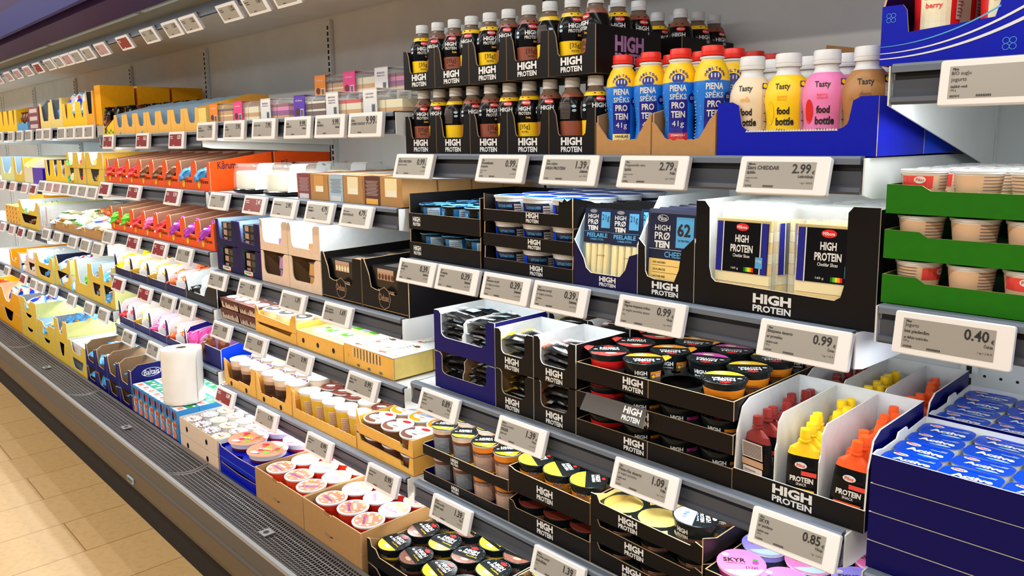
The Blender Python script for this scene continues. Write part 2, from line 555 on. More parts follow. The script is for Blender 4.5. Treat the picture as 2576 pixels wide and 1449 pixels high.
LP = 2.3
SHELVES = {
 0: ('right-hand end bay', [(1.654, 'top'), (1.288, 'second'), (.841, 'third')]),
 1: ('protein bay beside the green trays', [(1.517, 'top'), (1.237, 'second'), (.893, 'third'), (.603, 'lowest')]),
 2: ('cake and dessert bay', [(1.630, 'top'), (1.370, 'second'), (1.063, 'third'), (.864, 'fourth'), (.597, 'lowest')]),
 3: ('orange snack box bay', [(1.600, 'top'), (1.367, 'second'), (1.130, 'third'), (.900, 'fourth'), (.645, 'lowest')]),
 4: ('cream and yellow carton bay', [(1.652, 'top'), (1.342, 'second'), (1.050, 'third'), (.700, 'lowest')]),
 5: ('yellow box bay further left', [(1.650, 'top'), (1.315, 'second'), (1.010, 'third'), (.685, 'lowest')]),
 6: ('bay at the left picture edge', [(1.650, 'top'), (1.315, 'second'), (1.010, 'third'), (.685, 'lowest')]),
}
for bi, (bn, sl) in SHELVES.items():
    xa, xb = BX[bi+1]+.012, BX[bi]-.012
    wd = xb-xa
    for z, nm in sl:
        t = thing('shelf', f'white metal shelf with grey price rail, {nm} of the {bn}', 'shelf', ((xa+xb)/2, 1.53, z-.004), group='case shelves')
        b = B(); b.box(-wd/2+.004, wd/2-.004, -.28, .262, -.022, 0, 'whitemetal')
        part('shelf_plate', b, t)
        r = part('front_rail', rail_mesh(wd-.016), t, (0, -.28, .004))
        for s in (-1, 1):
            b = B()
            x = s*(wd/2-.002)
            dp = -.17 if bi == 0 and nm == 'top' else (-.03 if nm == 'lowest' else -.085)
            b.prism([(-.294, -.055), (-.26, max(-.062, dp)), (.26, dp), (.26, .0), (-.294, .003)], (x, 0, 0), (0, s, 0) if s > 0 else (0, -1, 0), (0, 0, 1), .0025, 'whitemetal') if s > 0 else \
                b.prism([(-.26, dp), (.26, max(-.062, dp)), (.294, -.055), (.294, .003), (-.26, .0)], (x, 0, 0), (0, -1, 0), (0, 0, 1), .0025, 'whitemetal')
            part('bracket', b, t)
        b = B(); b.box(-wd/2+.03, wd/2-.03, -.262, -.248, -.033, -.022, 'led')
        part('light_tube', b, t)
        area('shelf_lamp', ((xa+xb)/2, 1.277, z-.040), wd-.06, .016, LP, WHT, ((xa+xb)/2, 1.290, z-.30))
# ---------------------------------------------------------------- price tags
def tag_thing(x, z, label, w_=.160, lines=None, price=None, country='', unit='', big=False, col='screen', tilt=.28, brand='', group='electronic price tags', code='', extra=None, h=.064):
    t = thing('price_tag', label, 'price tag', (x+w_/2, 1.2295, z-.0015), group=group, rot=(-tilt, 0, 0))
    # local: hangs down from the rail lip, face towards -Y
    b = B()
    W2 = w_/2-.0015
    pts = b.rrect(-W2, W2, -h, 0, 0, .004, 3)
    front = [(p[0], -.010, p[1]) for p in pts]; mid = [(p[0], -.008, p[1]) for p in pts]
    inn_ = [(max(-W2+.0015, min(W2-.0015, p[0])), -.0115, max(-h+.0015, min(-.0015, p[1]))) for p in pts]
    back = [(p[0], .0, p[1]) for p in pts]
    b.loft([back, front, inn_], ['tagside', 'tagwhite'], 'tagside', 'tagwhite', False)
    part('case', b, t)
    s = B()
    f0 = FRONT(-.0115, .0004)
    f1 = FRONT(-.0115, .0009)
    sw, sh = w_*.765, h*.70
    cx, cz = -w_*.028, -h*.5
    s.quad(f0, cx, cz, sw, sh, col)
    x0, x1, zt = cx-sw/2, cx+sw/2, cz+sh/2
    ik = 'ink' if col != 'screenred' else 'tagwhite'
    def txt(tx, X, Z, H, bold=.03, right=False, cond=.85, maxw=.07):
        g = glyph(tx, bold)
        wd_ = min(maxw, g[2]*H*cond)
        s.text(tx, f1, X-wd_/2 if right else X+wd_/2, Z, wd_, H, ik, bold)
    if price:
        txt(price, x1-.008, zt-sh*.25, sh*(.36 if not big else .48), .02, True, .86)
        txt('€', x1-.001, zt-sh*.38, sh*.13, .02, True)
    if brand: txt(brand, x0+.004, zt-sh*.09, sh*.08)
    if lines:
        zz = zt-sh*.23
        for i, l in enumerate(lines):
            hh = sh*(.15 if i < 2 else .085)
            txt(l, x0+.003, zz, hh, .015, False, .9)
            zz -= sh*(.20 if i < 2 else .12)
    elif col:
        for q in range(2): s.quad(f1, x0+.018+.004*q, zt-sh*(.2+.14*q), .028-.004*q, sh*.05, ik)
    if country: txt(country, x1-.002, zt-sh*.55, sh*.14, .03, True)
    if unit: txt(unit, x1-.002, zt-sh*.78, sh*.09, .02, True)
    if code: txt(code, x0+.003, zt-sh*.93, sh*.07, .02)
    for q in range(9): s.quad(f1, x0+sw*.30+.0021*q, zt-sh*.93, .0012, sh*.07, ik)
    if extra: s.quad(f1, x0+sw*.76, zt-sh*.5, sw*.42, sh*.86, extra)
    part('screen', s, t)
    return t


def tagrow(z, where, items, **kw):
    for i, it in enumerate(items):
        d = dict(kw); d.update(it[1] if len(it) > 1 else {})
        pr_ = d.get('price')
        red = {'screenred': 'red', 'screenpink': 'pinkish'}.get(d.get('col'), 'grey')
        lab = f"{red} price tag{' reading '+pr_ if pr_ else ''}, {col_word(i, len(items))} on the rail {where}"
        tag_thing(it[0], z, lab, **d)


LV, VC, PO, CZ = 'Lietuva', 'Vācija', 'Polija', 'Čehija'
tagrow(1.654, 'under the blue tray of yogurt bottles', [(-.39, dict(lines=['BIO augļu', 'jogurts', 'dažādi veidi', '150 g'], brand='Pilos', code='0027419', country='', unit='BIO!'))], tilt=.14)
tagrow(1.288, 'under the green trays', [(-.431, dict(lines=['Jogurts', 'bez piedevām', 'ar Bifido kultūrām', '135 g'], brand='Pilos', price='0.40', country=CZ, unit='1 kg = 2.96 €', code='6700038'))], tilt=.18)
tagrow(1.517, 'under the protein drinks', [
 (-1.707, dict(lines=['HIGH PROTEIN', 'vājpiena jogurts'], brand='Pilos', price='0.99', country=VC, unit='1 kg = 5.00 €', code='6702')),
 (-1.378, dict(lines=['Graudainais', 'biezpiens', 'augsts proteīns', '200 g'], brand='Pilos', price='0.99', country=PO, unit='1 kg = 4.95 €', code='5558402')),
 (-1.17, dict(lines=['Siera nūjiņas', 'HIGH PROTEIN', '', ''][:2], brand='Pilos', price='1.39', country=LV, unit='1 kg = 17.38 €', code='7615250')),
 (-.959, dict(lines=['Nogatavināts siers', 'šķēlēs', 'augsts proteīns', '200g'], brand='Pilos', price='2.79', country=PO, unit='1 kg = 13.95 €', code='5558802')),
 (-.698, dict(lines=['Siers CHEDDAR', 'šķēlēs', 'augsts proteīns', '160 g'], brand='Milbona', price='2.99', country='Lielbritānija', unit='1 kg = 18.69 €', code='5227825'))])
bz = dict(brand='Pilos', price='0.39', country=LV, unit='1 kg = 9.75 €', code='7608081')
tagrow(1.240, 'under the cheese and cottage cheese', [
 (-1.708, dict(bz, lines=['Proteīna', 'sieriņš', '40 g'])), (-1.542, dict(bz, lines=['Proteīna', 'sieriņš', '40 g'])),
 (-1.368, dict(bz, lines=['Biezpiena sieriņš', 'ar augstu proteīnu', 'daudzumu'])), (-1.200, dict(bz, lines=['Biezpiena sieriņš', 'ar augstu proteīnu', 'ar krēmu', '40 g'])),
 (-.960, dict(lines=['Vājpiena biezpiena krēms', 'ar augstu proteīna saturu', '200 g'], brand='Milbona', price='0.99', country=VC, unit='1 kg = 4.95 €', code='0750835')),
 (-.651, dict(lines=['Biezpiena deserts', 'ar proteīnu', 'dažādi veidi', '125 g'], brand='Pilos', price='0.99', country=CZ, unit='1 kg = 7.92 €', code='6707295'))])
tagrow(.895, 'under the pudding and pouch trays', [
 (-1.629, dict(lines=['Augsta proteīna', 'pudiņš', 'dažādi veidi'], brand='Milbona', price='0.89', country=VC, unit='1 kg = 5.93 €', code='670')),
 (-1.322, dict(lines=['Augsta proteīna', 'muss', 'dažādi veidi'], brand='Milbona', price='1.39', country=VC, unit='1 kg = 7.94 €', code='0360')),
 (-.968, dict(lines=['Piena-rīsu deserts', 'ar augstu proteīna', 'dažādi veidi', '200 g'], brand='Pilos', price='1.09', country=PO, unit='1 kg = 5.45 €', code='5191001')),
 (-.654, dict(lines=['SKYR', 'ar piedevu', 'dažādi veidi', '150 g'], brand='Pilos', price='0.85', country=VC, unit='1 kg = 5.67 €', code='0120304'))], tilt=.33)
tagrow(.607, 'above the bottom pudding trays', [
 (-1.591, dict(lines=['Proteīna pudiņš', 'dažādi veidi', '200 g'], brand='Milbona', price='1.39', country=VC, unit='1 kg = 6.95 €', code='678')),
 (-1.208, dict(lines=['Proteīna pudiņš', 'šokolādes', '200 g'], brand='Milbona', price='1.39', country=VC, unit='1 kg = 6.95 €', code='678'))], tilt=.30)
tagrow(1.632, 'under the cake slices', [
 (-2.995, dict(lines=['Brownie', 'šokolādes kūka'], price='7.99')), (-2.758, dict(lines=['Kūka', 'ar krēmu'], price='7.99')), (-2.533, dict(lines=['Desertu kūka', ''][:1], price='7.99')),
 (-2.308, dict(lines=['Kūka', 'BUENOS'], price='9.99', country=LV)), (-2.117, dict(lines=['Kūka', 'RAFAELA'], price='9.99', country=LV)), (-1.931, dict(lines=['Kūka', 'CHERRY FANTASY'], price='9.99', big=True))], tilt=.12, h=.068, w_=.168)
tagrow(1.370, 'under the cheesecakes', [
 (-2.912, dict(price='1.59', lines=['Siera kūka'])), (-2.624, dict(price='2.49', col='screenred')), (-2.413, dict(price='2.99', lines=['Saldā karamele'])),
 (-2.191, dict(price='4.79', lines=['Itāļu deserts', 'TIRAMISU'], country='Itālija')), (-1.987, dict(price='4.79', lines=['Itāļu deserts', 'PROFITEROLES'], country='Itālija'))])
tagrow(1.063, 'under the black dessert cartons', [
 (-2.972, dict(price='0.95', lines=['Deserts', 'Tiramisu'])), (-2.708, dict(price='0.79', lines=['Saldā krējuma', 'deserts'])), (-2.387, dict(price='1.39', lines=['Puding'])), (-2.114, dict(price='1.69', lines=['Piena deserts', 'MONTERAVY']))], tilt=.30)
tagrow(.866, 'above the layered cups', [
 (-2.965, dict(price='0.59', lines=['Deserts ar', 'putukrējumu'])), (-2.676, dict(price='0.59', lines=['Deserts ar', 'putukrējumu'])), (-2.364, dict(price='0.99', lines=['Saldā krējuma', 'pudiņš'])), (-1.991, dict(price='0.99', lines=['Piena - rīsu', 'deserts'], country=VC))], tilt=.32)
tagrow(.600, 'above the kraft cartons of cups', [
 (-2.975, dict(price='0.89', col='screenred')), (-2.630, dict(price='1.79', lines=['Jogurts'])), (-2.265, dict(price='0.99', lines=['Saldā krējuma', 'biezpiens'], country='Latvija')), (-1.906, dict(price='0.99', lines=['Saldā krējuma', 'biezpiens'], country='Latvija'))], tilt=.30)
rd = dict(col='screenred')
tagrow(1.602, 'under the yellow snack cartons', [(-4.133, dict(rd, price='0.55')), (-3.67, dict(rd, price='0.65')), (-3.285, dict(rd, price='0.59'))], tilt=.12, h=.068)
tagrow(1.368, 'under the upper orange snack boxes', [(-4.236, rd), (-3.823, dict(rd, price='0.35')), (-3.362, dict(rd, price='0.39'))], h=.068)
tagrow(1.131, 'under the lower orange snack boxes', [(-4.240, {}), (-3.885, dict(rd, price='0.29')), (-3.552, dict(rd, price='0.29')), (-3.281, dict(price='0.39'))], tilt=.3, h=.068)
tagrow(.902, 'under the gold snacks', [(-4.153, rd), (-3.787, dict(rd, price='0.25')), (-3.509, dict(price='0.39')), (-3.297, dict(price='0.45'))], tilt=.3, h=.068)
tagrow(.647, 'above the navy packet cartons', [(-4.068, dict(price='0.35')), (-3.729, dict(price='0.29'))], tilt=.3, h=.068)
g = {}
pk = dict(col='screenpink')
tagrow(1.654, 'of the top cream cartons', [(-5.39, g), (-5.22, g), (-4.92, g), (-4.752, g), (-4.585, g), (-4.425, g)], tilt=.1, h=.068)
tagrow(1.344, 'under the twin cartons', [(-5.421, g), (-5.258, pk), (-5.095, pk), (-4.932, g), (-4.770, g), (-4.606, g), (-4.440, g)], h=.068)
tagrow(1.052, 'under the kraft cheese tray', [(-5.44, g), (-5.188, g), (-4.878, g), (-4.646, g), (-4.439, g)], tilt=.3, h=.068)
tagrow(.702, 'above the bottom cream cartons', [(-5.407, g), (-5.014, g), (-4.685, g), (-4.442, g)], tilt=.3, h=.068)
tagrow(1.652, 'below the hanging brown packets', [(-6.439, g), (-6.117, g), (-5.874, g), (-5.647, g)], tilt=.1, h=.068)
tagrow(1.317, 'above the wide yellow boxes', [(-6.499, pk), (-6.187, pk), (-5.857, pk), (-5.643, rd)], h=.068)
tagrow(1.012, 'above the yellow lidded boxes', [(-6.63, pk), (-6.344, pk), (-6.091, rd), (-5.828, g)], tilt=.3, h=.068)
tagrow(.687, 'at the lowest yellow boxes', [(-6.65, g), (-6.162, rd), (-5.884, g), (-5.700, g)], tilt=.3, h=.068)
hx = [(-6.40, pk), (-6.10, pk), (-5.86, pk), (-5.60, pk), (-5.36, rd), (-5.11, g), (-4.93, g), (-4.76, pk), (-4.59, g), (-4.40, g), (-4.18, pk), (-3.86, rd), (-3.55, dict(price='1.75')), (-3.30, dict(price='1.25')), (-3.12, dict(price='1.25')), (-2.78, dict(price='1.25')), (-2.58, dict(price='1.69')), (-2.38, dict(price='1.69'))]
tagrow(2.04, 'high under the blue canopy', hx, tilt=-.55, h=.066)
b = B(); b.box(XL, XR_, 1.236, 1.25, 2.02, 2.075, 'rail'); b.box(XL, XR_, 1.228, 1.236, 2.064, 2.075, 'white')
cpart('canopy_rail', b)
# ---------------------------------------------------------------- product kinds
def proto(k):
    def d(f): PRO[k] = f; return f
    return d


def bottle_kind(kind, prof, cap, deco):
    def f():
        b = B(); b.lathe(prof, 28)
        b.disc(prof[-1][0], prof[-1][1], prof[-1][2], 28)
        zs = [p[1] for p in prof]; rs = [p[0] for p in prof]
        def rf(z):
            for i in range(1, len(zs)):
                if z <= zs[i]: return rs[i-1]+(rs[i]-rs[i-1])*(z-zs[i-1])/max(1e-6, zs[i]-zs[i-1])
            return rs[-1]
        deco(b, rf)
        c = B(); r, z0, z1, k = cap
        c.lathe([(r*.98, z0, k), (r, z0+.002, k), (r, z0+.005, k), (r*.97, z0+.0055, k), (r*.97, z0+.0065, k), (r, z0+.007, k), (r*.98, z1-.002, k), (r*.93, z1, k), (.0, z1, k)], 28)
        return [('sleeved_body', b, []), ('cap', c, [])]
    PRO[kind] = f


def lidl_mark(b, fn, x, z, s, kb='smnavy'):
    b.quad(fn, x, z, s, s, kb)
    b.oval(lambda a, c: fn(a, c)+(fn(a, c)-V((0, 0, c))).normalized()*.0003, x, z, s*.8, s*.8, 'byel')


def hp_bottle(band):
    def deco(b, rf):
        fn = bend(rf)
        f2 = bend(rf, e=.0011)
        for a, h, w_ in ((0, 0, .026),):
            b.text('HIGH', fn, a, .1000, .030, .0100, 'white', .03)
            b.text('PROTEIN', fn, a, .0895, .031, .0072, 'white', .02)
            b.oval(fn, a+.004, .1135, .021, .0110, 'red')
            b.text('Milbona', f2, a+.004, .1135, .016, .0045, 'white', .02)
            b.text('Drink.', fn, a+.010, .0800, .011, .0050, 'gold', .03)
            b.text('[35g]', fn, a, .0585, .024, .012, 'ink', .01)
            b.text('PROTEIN', fn, a, .0480, .016, .004, 'ink', .01)
        for q in range(14): b.quad(fn, -.055, .074+.0026*q, .026, .0012, 'txtgrey', 3)
        for zz in (.100, .091): b.oval(fn, -.034, zz, .010, .006, 'lightblue')
        b.quad(fn, 0, .1255, .018, .0018, 'bottleblack')
        b.oval(fn, .03, .028, .007, .012, 'white')
    return deco


for kd, kb in (('drink_vanilla', 'bandyellow'), ('drink_chocolate', 'bandbrown')):
    bottle_kind(kd, [(.026, 0, kb), (.0295, .004, kb), (.0295, .020, kb), (.0285, .044, kb), (.0288, .060, kb), (.0295, .069, kb), (.0300, .0695, 'bottleblack'), (.031, .080, 'bottleblack'), (.0320, .095, 'bottleblack'), (.0300, .108, 'bottleblack'), (.0255, .120, 'bottleblack'),
                     (.0225, .1285, kb), (.0170, .135, 'clearbrown'), (.0150, .141, 'clearbrown')], (.0172, .141, .162, 'capwhite'), hp_bottle(kb))


def smil(flav):
    def deco(b, rf):
        fn = bend(rf); f2 = bend(rf, e=.0013); f3 = bend(rf, e=.0019)
        b.quad(fn, 0, .070, .036, .062, 'smnavy', 4)
        b.text('PIENA', fn, 0, .123, .032, .012, 'white', .03)
        b.text('SPĒKS', fn, 0, .1085, .032, .013, 'white', .03)
        b.text('PRO', f2, 0, .091, .024, .0125, 'white', .03)
        b.text('TEIN', f2, 0, .074, .026, .0125, 'white', .03)
        b.text('41g', f2, 0, .055, .022, .014, 'white', .03)
        k = 'vanpale' if flav == 'VANILAS' else 'red'
        b.quad(f2, 0, .022, .036, .034, k, 4)
        b.text(flav, f3, 0, .034, .026, .005, 'ink' if k == 'vanpale' else 'white', .02)
        b.oval(f3, -.004, .014, .014, .011, 'amber' if k == 'vanpale' else 'wine')
        b.oval(f3, .010, .011, .011, .008, 'cream' if k == 'vanpale' else 'milkgreen')
        b.quad(fn, 0, .133, .036, .002, 'smblue', 4)
        b.oval(fn, 0, .1405, .024, .019, 'smnavy')
        for i in range(3): b.oval(f2, -.006+.006*i, .1425, .0022, .009, 'white')
        for i, ch in enumerate('SMILTENE'):
            a = math.radians(165-150*i/7)
            b.text(ch, fn, .0175*math.cos(a), .140+.0155*math.sin(a), .0042, .0052, 'smnavy', .03)
        b.oval(fn, .028, .104, .018, .018, 'smnavy')
        b.text('D3', f2, .028, .104, .009, .006, 'white', .03)
        for i in range(26): b.oval(fn, R.uniform(-.10, -.022), R.uniform(.02, .12), .0016, .0016, 'white')
        for q in range(12): b.quad(fn, -.045, .03+.006*q, .016, .0014, 'lightblue', 2)
    return deco


for kd, fl_ in (('milk_vanilla', 'VANILAS'), ('milk_strawberry', 'ZEMEŅU')):
    bottle_kind(kd, [(.027, 0, 'smblue'), (.0310, .006, 'smblue'), (.0310, .020, 'smblue'), (.0285, .042, 'smblue'), (.0275, .058, 'smblue'), (.0300, .085, 'smblue'), (.0335, .112, 'smblue'), (.0335, .1335, 'smblue'), (.0310, .150, 'smyellow'), (.0240, .166, 'smyellow'),
                     (.0205, .171, 'smyellow'), (.0205, .1735, 'capwhite'), (.0225, .175, 'capwhite'), (.0225, .1775, 'capwhite'), (.0185, .179, 'capwhite')], (.0205, .180, .198, 'redcap'), smil(fl_))


def tasty(extra):
    def deco(b, rf):
        fn = bend(rf); f2 = bend(rf, e=.0013)
        b.text('Tasty', fn, -.006, .113, .025, .013, 'ink', .02)
        b.text('food', fn, -.004, .073, .021, .0125, 'ink', .04)
        b.text('bottle', fn, -.001, .055, .030, .0135, 'ink', .04)
        b.text('Delicious', fn, -.006, .041, .016, .004, 'ink', .02)
        if extra:
            b.text(extra[0], fn, -.006, .095, .017, .009, extra[1], .01)
            b.oval(fn, -.028, .070, .016, .040, extra[2])
        b.quad(fn, .045, .060, .042, .104, 'lblgrey', 6)
        for q in range(20): b.quad(f2, .045, .012+.0049*q, .036-.008*(q % 3), .0016, 'txtgrey', 5)
        lidl_mark(b, f2, .028, .118, .010)
    return deco


for kd, kb, ex in (('tasty_cream', 'bcream', ('vanilla', 'gold', 'bcream')), ('tasty_yellow', 'byel', ('banana\nflavour', 'lidorange', 'byel')), ('tasty_pink', 'bpink', ('berry\nisland', 'lidred', 'red')), ('tasty_choco', 'bchoc', ('choco', 'lidbrown', 'bchoc'))):
    bottle_kind(kd, [(.033, 0, kb), (.0365, .005, kb), (.0365, .030, kb), (.0335, .052, kb), (.0345, .065, kb), (.0385, .090, kb), (.0370, .108, kb), (.0310, .124, kb), (.0235, .134, kb), (.0205, .137, 'capwhite'), (.0190, .142, 'capwhite'), (.0190, .148, 'capwhite')],
                (.0222, .148, .171, 'capwhite'), tasty(ex))


def ryog(b, rf):
    fn = bend(rf); f2 = bend(rf, e=.0013)
    b.quad(fn, -.010, .075, .042, .15, 'cream', 6)
    b.text('YOGURT', f2, -.014, .112, .030, .010, 'red', .03)
    b.text('DRINK', f2, -.014, .098, .028, .010, 'red', .03)
    b.quad(f2, -.012, .090, .026, .0008, 'red', 2)
    b.text('berry', f2, -.012, .080, .022, .010, 'lidred', .02)
    b.oval(f2, -.018, .034, .010, .024, 'green'); b.oval(f2, -.006, .028, .008, .018, 'foilgreen'); b.oval(f2, -.004, .016, .010, .010, 'red')
    b.quad(fn, .034, .095, .028, .07, 'lblgrey', 4)
    for q in range(12): b.quad(f2, .034, .066+.005*q, .024, .0014, 'txtgrey', 3)
    for q in range(6): b.quad(fn, .034, .012+.007*q, .026, .0008, 'lidred', 3)


bottle_kind('yogurt_bottle', [(.028, 0, 'red'), (.0330, .006, 'red'), (.0330, .03, 'red'), (.0300, .06, 'red'), (.0320, .10, 'red'), (.0330, .14, 'red'), (.026, .165, 'red'), (.019, .175, 'capwhite'), (.019, .18, 'capwhite')], (.021, .18, .20, 'redcap'), ryog)


def cup_kind(kind, rt_, rb, h, body, lid, N=26, band=None, decob=None, decol=None, rim=None, tab=None, lip=.0022):
    """tapered cup with a foil lid: body(s), lid graphic drawn by decol(builder, top mapping, radius)"""
    def f():
        b = B()
        k = body if isinstance(body, str) else body[0]
        prof = [(rb*.96, 0, k), (rb, .002, k)]
        if isinstance(body, str): prof += [(rt_*.93, h-.006, k)]
        else:
            for fr, kk in body[1]: prof.append((rb+(rt_*.93-rb)*fr, .002+(h-.008)*fr, kk))
        prof += [(rt_*.93, h-.004, rim or 'capwhite'), (rt_*.985, h-.0035, rim or 'capwhite'), (rt_*.985, h-.0008, rim or 'capwhite')]
        b.lathe(prof, N)
        rf = lambda z: rb+(rt_*.93-rb)*max(0, min(1, (z-.002)/(h-.008)))
        if decob: decob(b, bend(rf), bend(rf, e=.0013), h)
        l = B()
        l.lathe([(rt_*.98, h-.0008, lid), (rt_, h-.0004, lid), (rt_, h+.0004, lid), (rt_*.975, h+.0012, lid), (rt_*.95, h+.0004, lid)], N)
        l.disc(rt_*.95, h+.0004, lid, N)
        if tab:
            a0, kk = tab
            c, s_ = math.cos(a0), math.sin(a0)
            o = V((c*rt_*.9, s_*rt_*.9, h+.0012))
            u = V((-s_, c, 0))*rt_*.45; w_ = V((c, s_, .25))*rt_*.38
            l.add([o-u, o-u*.5+w_*.8, o+w_+V((0, 0, -.002)), o+u*.6+w_*.7, o+u], [(0, 1, 2, 3, 4)], kk)
        if decol: decol(l, TOP(h+.0004, .0005), TOP(h+.0004, .0010), rt_*.95)
        return [('tub', b, []), ('foil_lid', l, [])]
    PRO[kind] = f


def rings(n=8, k='txtgrey', z0=.006, dz=.004, w_=.03, a=.0):
    def f(b, fn, f2, h):
        for q in range(n): b.quad(fn, a, z0+dz*q, w_, dz*.35, k, 4)
    return f


def wedge(l, fn, r, a0, a1, k, n=14):
    fn = l.lift(fn)
    l.add([fn(r*math.cos(a0+(a1-a0)*i/n), r*math.sin(a0+(a1-a0)*i/n)) for i in range(n+1)], [tuple(range(n+1))], k)


def rotfn(fn, a): return lambda x, y: fn(x*math.cos(a)-y*math.sin(a), x*math.sin(a)+y*math.cos(a))


def hp_lid(k2, extra=None, rot=0.0, oval=True, white='white', spokes=False):
    def f(l, fn, f2, r):
        fn_, f2_ = rotfn(fn, rot), rotfn(f2, rot)
        wedge(l, fn_, r*.985, math.radians(200), math.radians(335), k2)
        l.add([fn_(-.93*r, -.30*r), fn_(.88*r, -.40*r), fn_(.2*r, .02*r), fn_(-.45*r, .02*r)], [(0, 1, 2, 3)], k2) if spokes else None
        l.text('HIGH', f2_, .02*r, .42*r, .95*r, .27*r, white, .04)
        l.text('PROTEIN', f2_, .04*r, .14*r, 1.0*r, .19*r, white, .03)
        if oval:
            l.oval(f2_, 0, .75*r, .52*r, .27*r, 'red')
        l.oval(f2_, -.66*r, .15*r, .22*r, .16*r, 'capwhite')
        if extra: l.text(extra, f2_, .30*r, -.12*r, .75*r, .14*r, 'lidyellow', .02)
        l.oval(f2_, .1*r, -.55*r, .55*r, .25*r, 'lidpale' if k2 != 'lidbrown' else 'cuptan')
        for i in range(16):
            a = 6.28318*i/16
            l.oval(f2_, .92*r*math.cos(a), .92*r*math.sin(a), .05*r, .05*r, 'rim', 6)
    return f


def side_hp(k='white', patch=None, z=.5, w_=.026):
    def f(b, fn, f2, h):
        b.text('HIGH', fn, -.004, h*(z+.10), w_, h*.19, k, .04)
        b.text('PROTEIN', fn, -.004, h*(z-.11), w_, h*.13, k, .03)
        if patch:
            b.quad(fn, .030, h*z*.9, .028, h*.42, patch, 4)
            lidl_mark(b, f2, .022, h*z*.9, .009)
            for q in range(3): b.quad(f2, .034, h*z*.9+.004-.004*q, .014, .0014, 'white', 2)
    return f


cup_kind('pud_van', .047, .038, .050, ('cupyellow', [(.62, 'cupyellow'), (1, 'lidblack')]), 'lidblack', decob=side_hp('cupgrey'), decol=hp_lid('lidyellow', 'Pudding', -.3), rim='lidblack')
cup_kind('pud_choc', .047, .038, .050, ('cupbrown', [(.62, 'cupbrown'), (1, 'lidblack')]), 'lidblack', decob=side_hp('cupgrey'), decol=hp_lid('lidbrown', 'Pudding', -.25), rim='lidblack')
for nm, kl, kb, tb in (('red', 'lidred', 'red', (2.9, 'lidred')), ('orange', 'lidorange', 'cuporange', (.2, 'lidorange')), ('pink', 'lidpink', 'cuppink', None), ('yellow', 'lidyellow', 'cuporange', None)):
    cup_kind('des_'+nm, .0455, .034, .050, ((kb if nm in ('red', 'yellow') else 'lidblack'), [(.80, kb if nm in ('red', 'yellow') else 'lidblack'), (1, 'lidblack')]), 'lidblack', decob=side_hp('white', kb, .50) if nm in ('pink', 'orange') else rings(6, 'wine' if nm == 'red' else 'cupbrown', .008, .003, .03), decol=hp_lid(kl, None, math.pi+.15 if nm != 'red' else .1), rim='lidblack', tab=tb)
cup_kind('mousse', .0375, .030, .078, ('cupgrey', [(.72, 'cupgrey'), (.86, 'cupbrown'), (1, 'cupbeige')]), 'lidblack', decob=rings(12, 'lightblue', .010, .0038, .045), decol=hp_lid('lidyellow', None, .1, False), tab=(-.9, 'lidyellow'))
cup_kind('mousse_choc', .0375, .030, .078, ('cupgrey', [(.62, 'cuptan'), (.8, 'cupbrown'), (1, 'cuporange')]), 'lidblack', decob=rings(12, 'lblgrey', .010, .0038, .045), decol=hp_lid('lidorange', None, .1, False), tab=(-1.2, 'lidyellow'))


def half_lid(kb):
    def f(l, fn, f2, r):
        fn_, f2_ = rotfn(fn, .25), rotfn(f2, .25-math.pi/2+.1)
        wedge(l, fn_, r*.985, math.radians(100), math.radians(262), kb)
        l.text('HIGH', f2_, -.1*r, .52*r, .85*r, .25*r, 'white', .04)
        l.text('PROTEIN', f2_, -.1*r, .27*r, .9*r, .17*r, 'white', .03)
        l.oval(f2_, -.02*r, .82*r, .30*r, .2*r, 'red')
    return f


cup_kind('pot_yellow', .0455, .035, .056, ('cuporange', [(.7, 'cuporange'), (1, 'lidblack')]), 'lidblack', decob=side_hp('cupgrey', 'cupyellow'), decol=half_lid('lidyellow'), rim='lidblack')
cup_kind('pot_choc', .0435, .034, .052, ('cupbrown', [(.55, 'cupbrown'), (1, 'lidblack')]), 'lidchoco', decob=rings(6, 'cuptan', .008, .004, .04), decol=lambda l, fn, f2, r: (wedge(l, fn, r*.98, 0, 3.3, 'lidblack'), l.text('HIGH', f2, 0, .3*r, .8*r, .2*r, 'white', .03)), rim='lidblack')


def ricelid(l, fn, f2, r):
    f_, g_ = rotfn(fn, math.pi/2+.4), rotfn(f2, math.pi/2+.4)
    wedge(l, f_, r*.985, 0, 3.14, 'lightblue')
    l.text('18g', g_, 0, .45*r, .6*r, .26*r, 'royal', .01)
    f_, g_ = rotfn(fn, .6-1.57), rotfn(f2, .6-1.57)
    l.text('HIGH', g_, .1*r, .55*r, .8*r, .22*r, 'white', .03)
    l.text('PROTEIN', g_, .1*r, .28*r, .9*r, .18*r, 'white', .03)
    l.text('Rice Pudding', g_, .1*r, .08*r, .8*r, .12*r, 'lightblue', .02)
    l.oval(g_, .1*r, .84*r, .36*r, .2*r, 'white')


cup_kind('rice_pot', .0475, .037, .058, ('cupbrown', [(.5, 'cupbrown'), (1, 'lidblack')]), 'lidblack', decob=side_hp('white', None, .6), decol=ricelid, rim='lidblack')
cup_kind('rice_brown', .0475, .037, .058, ('cupbrown', [(.5, 'cupbrown'), (1, 'lidblack')]), 'lidchoco', decob=side_hp('white', None, .6), decol=lambda l, fn, f2, r: (l.text('[15g]', f2, -.1*r, .1*r, 1.0*r, .35*r, 'cream', .01), l.oval(f2, .5*r, -.3*r, .5*r, .3*r, 'cream')), rim='lidplum')


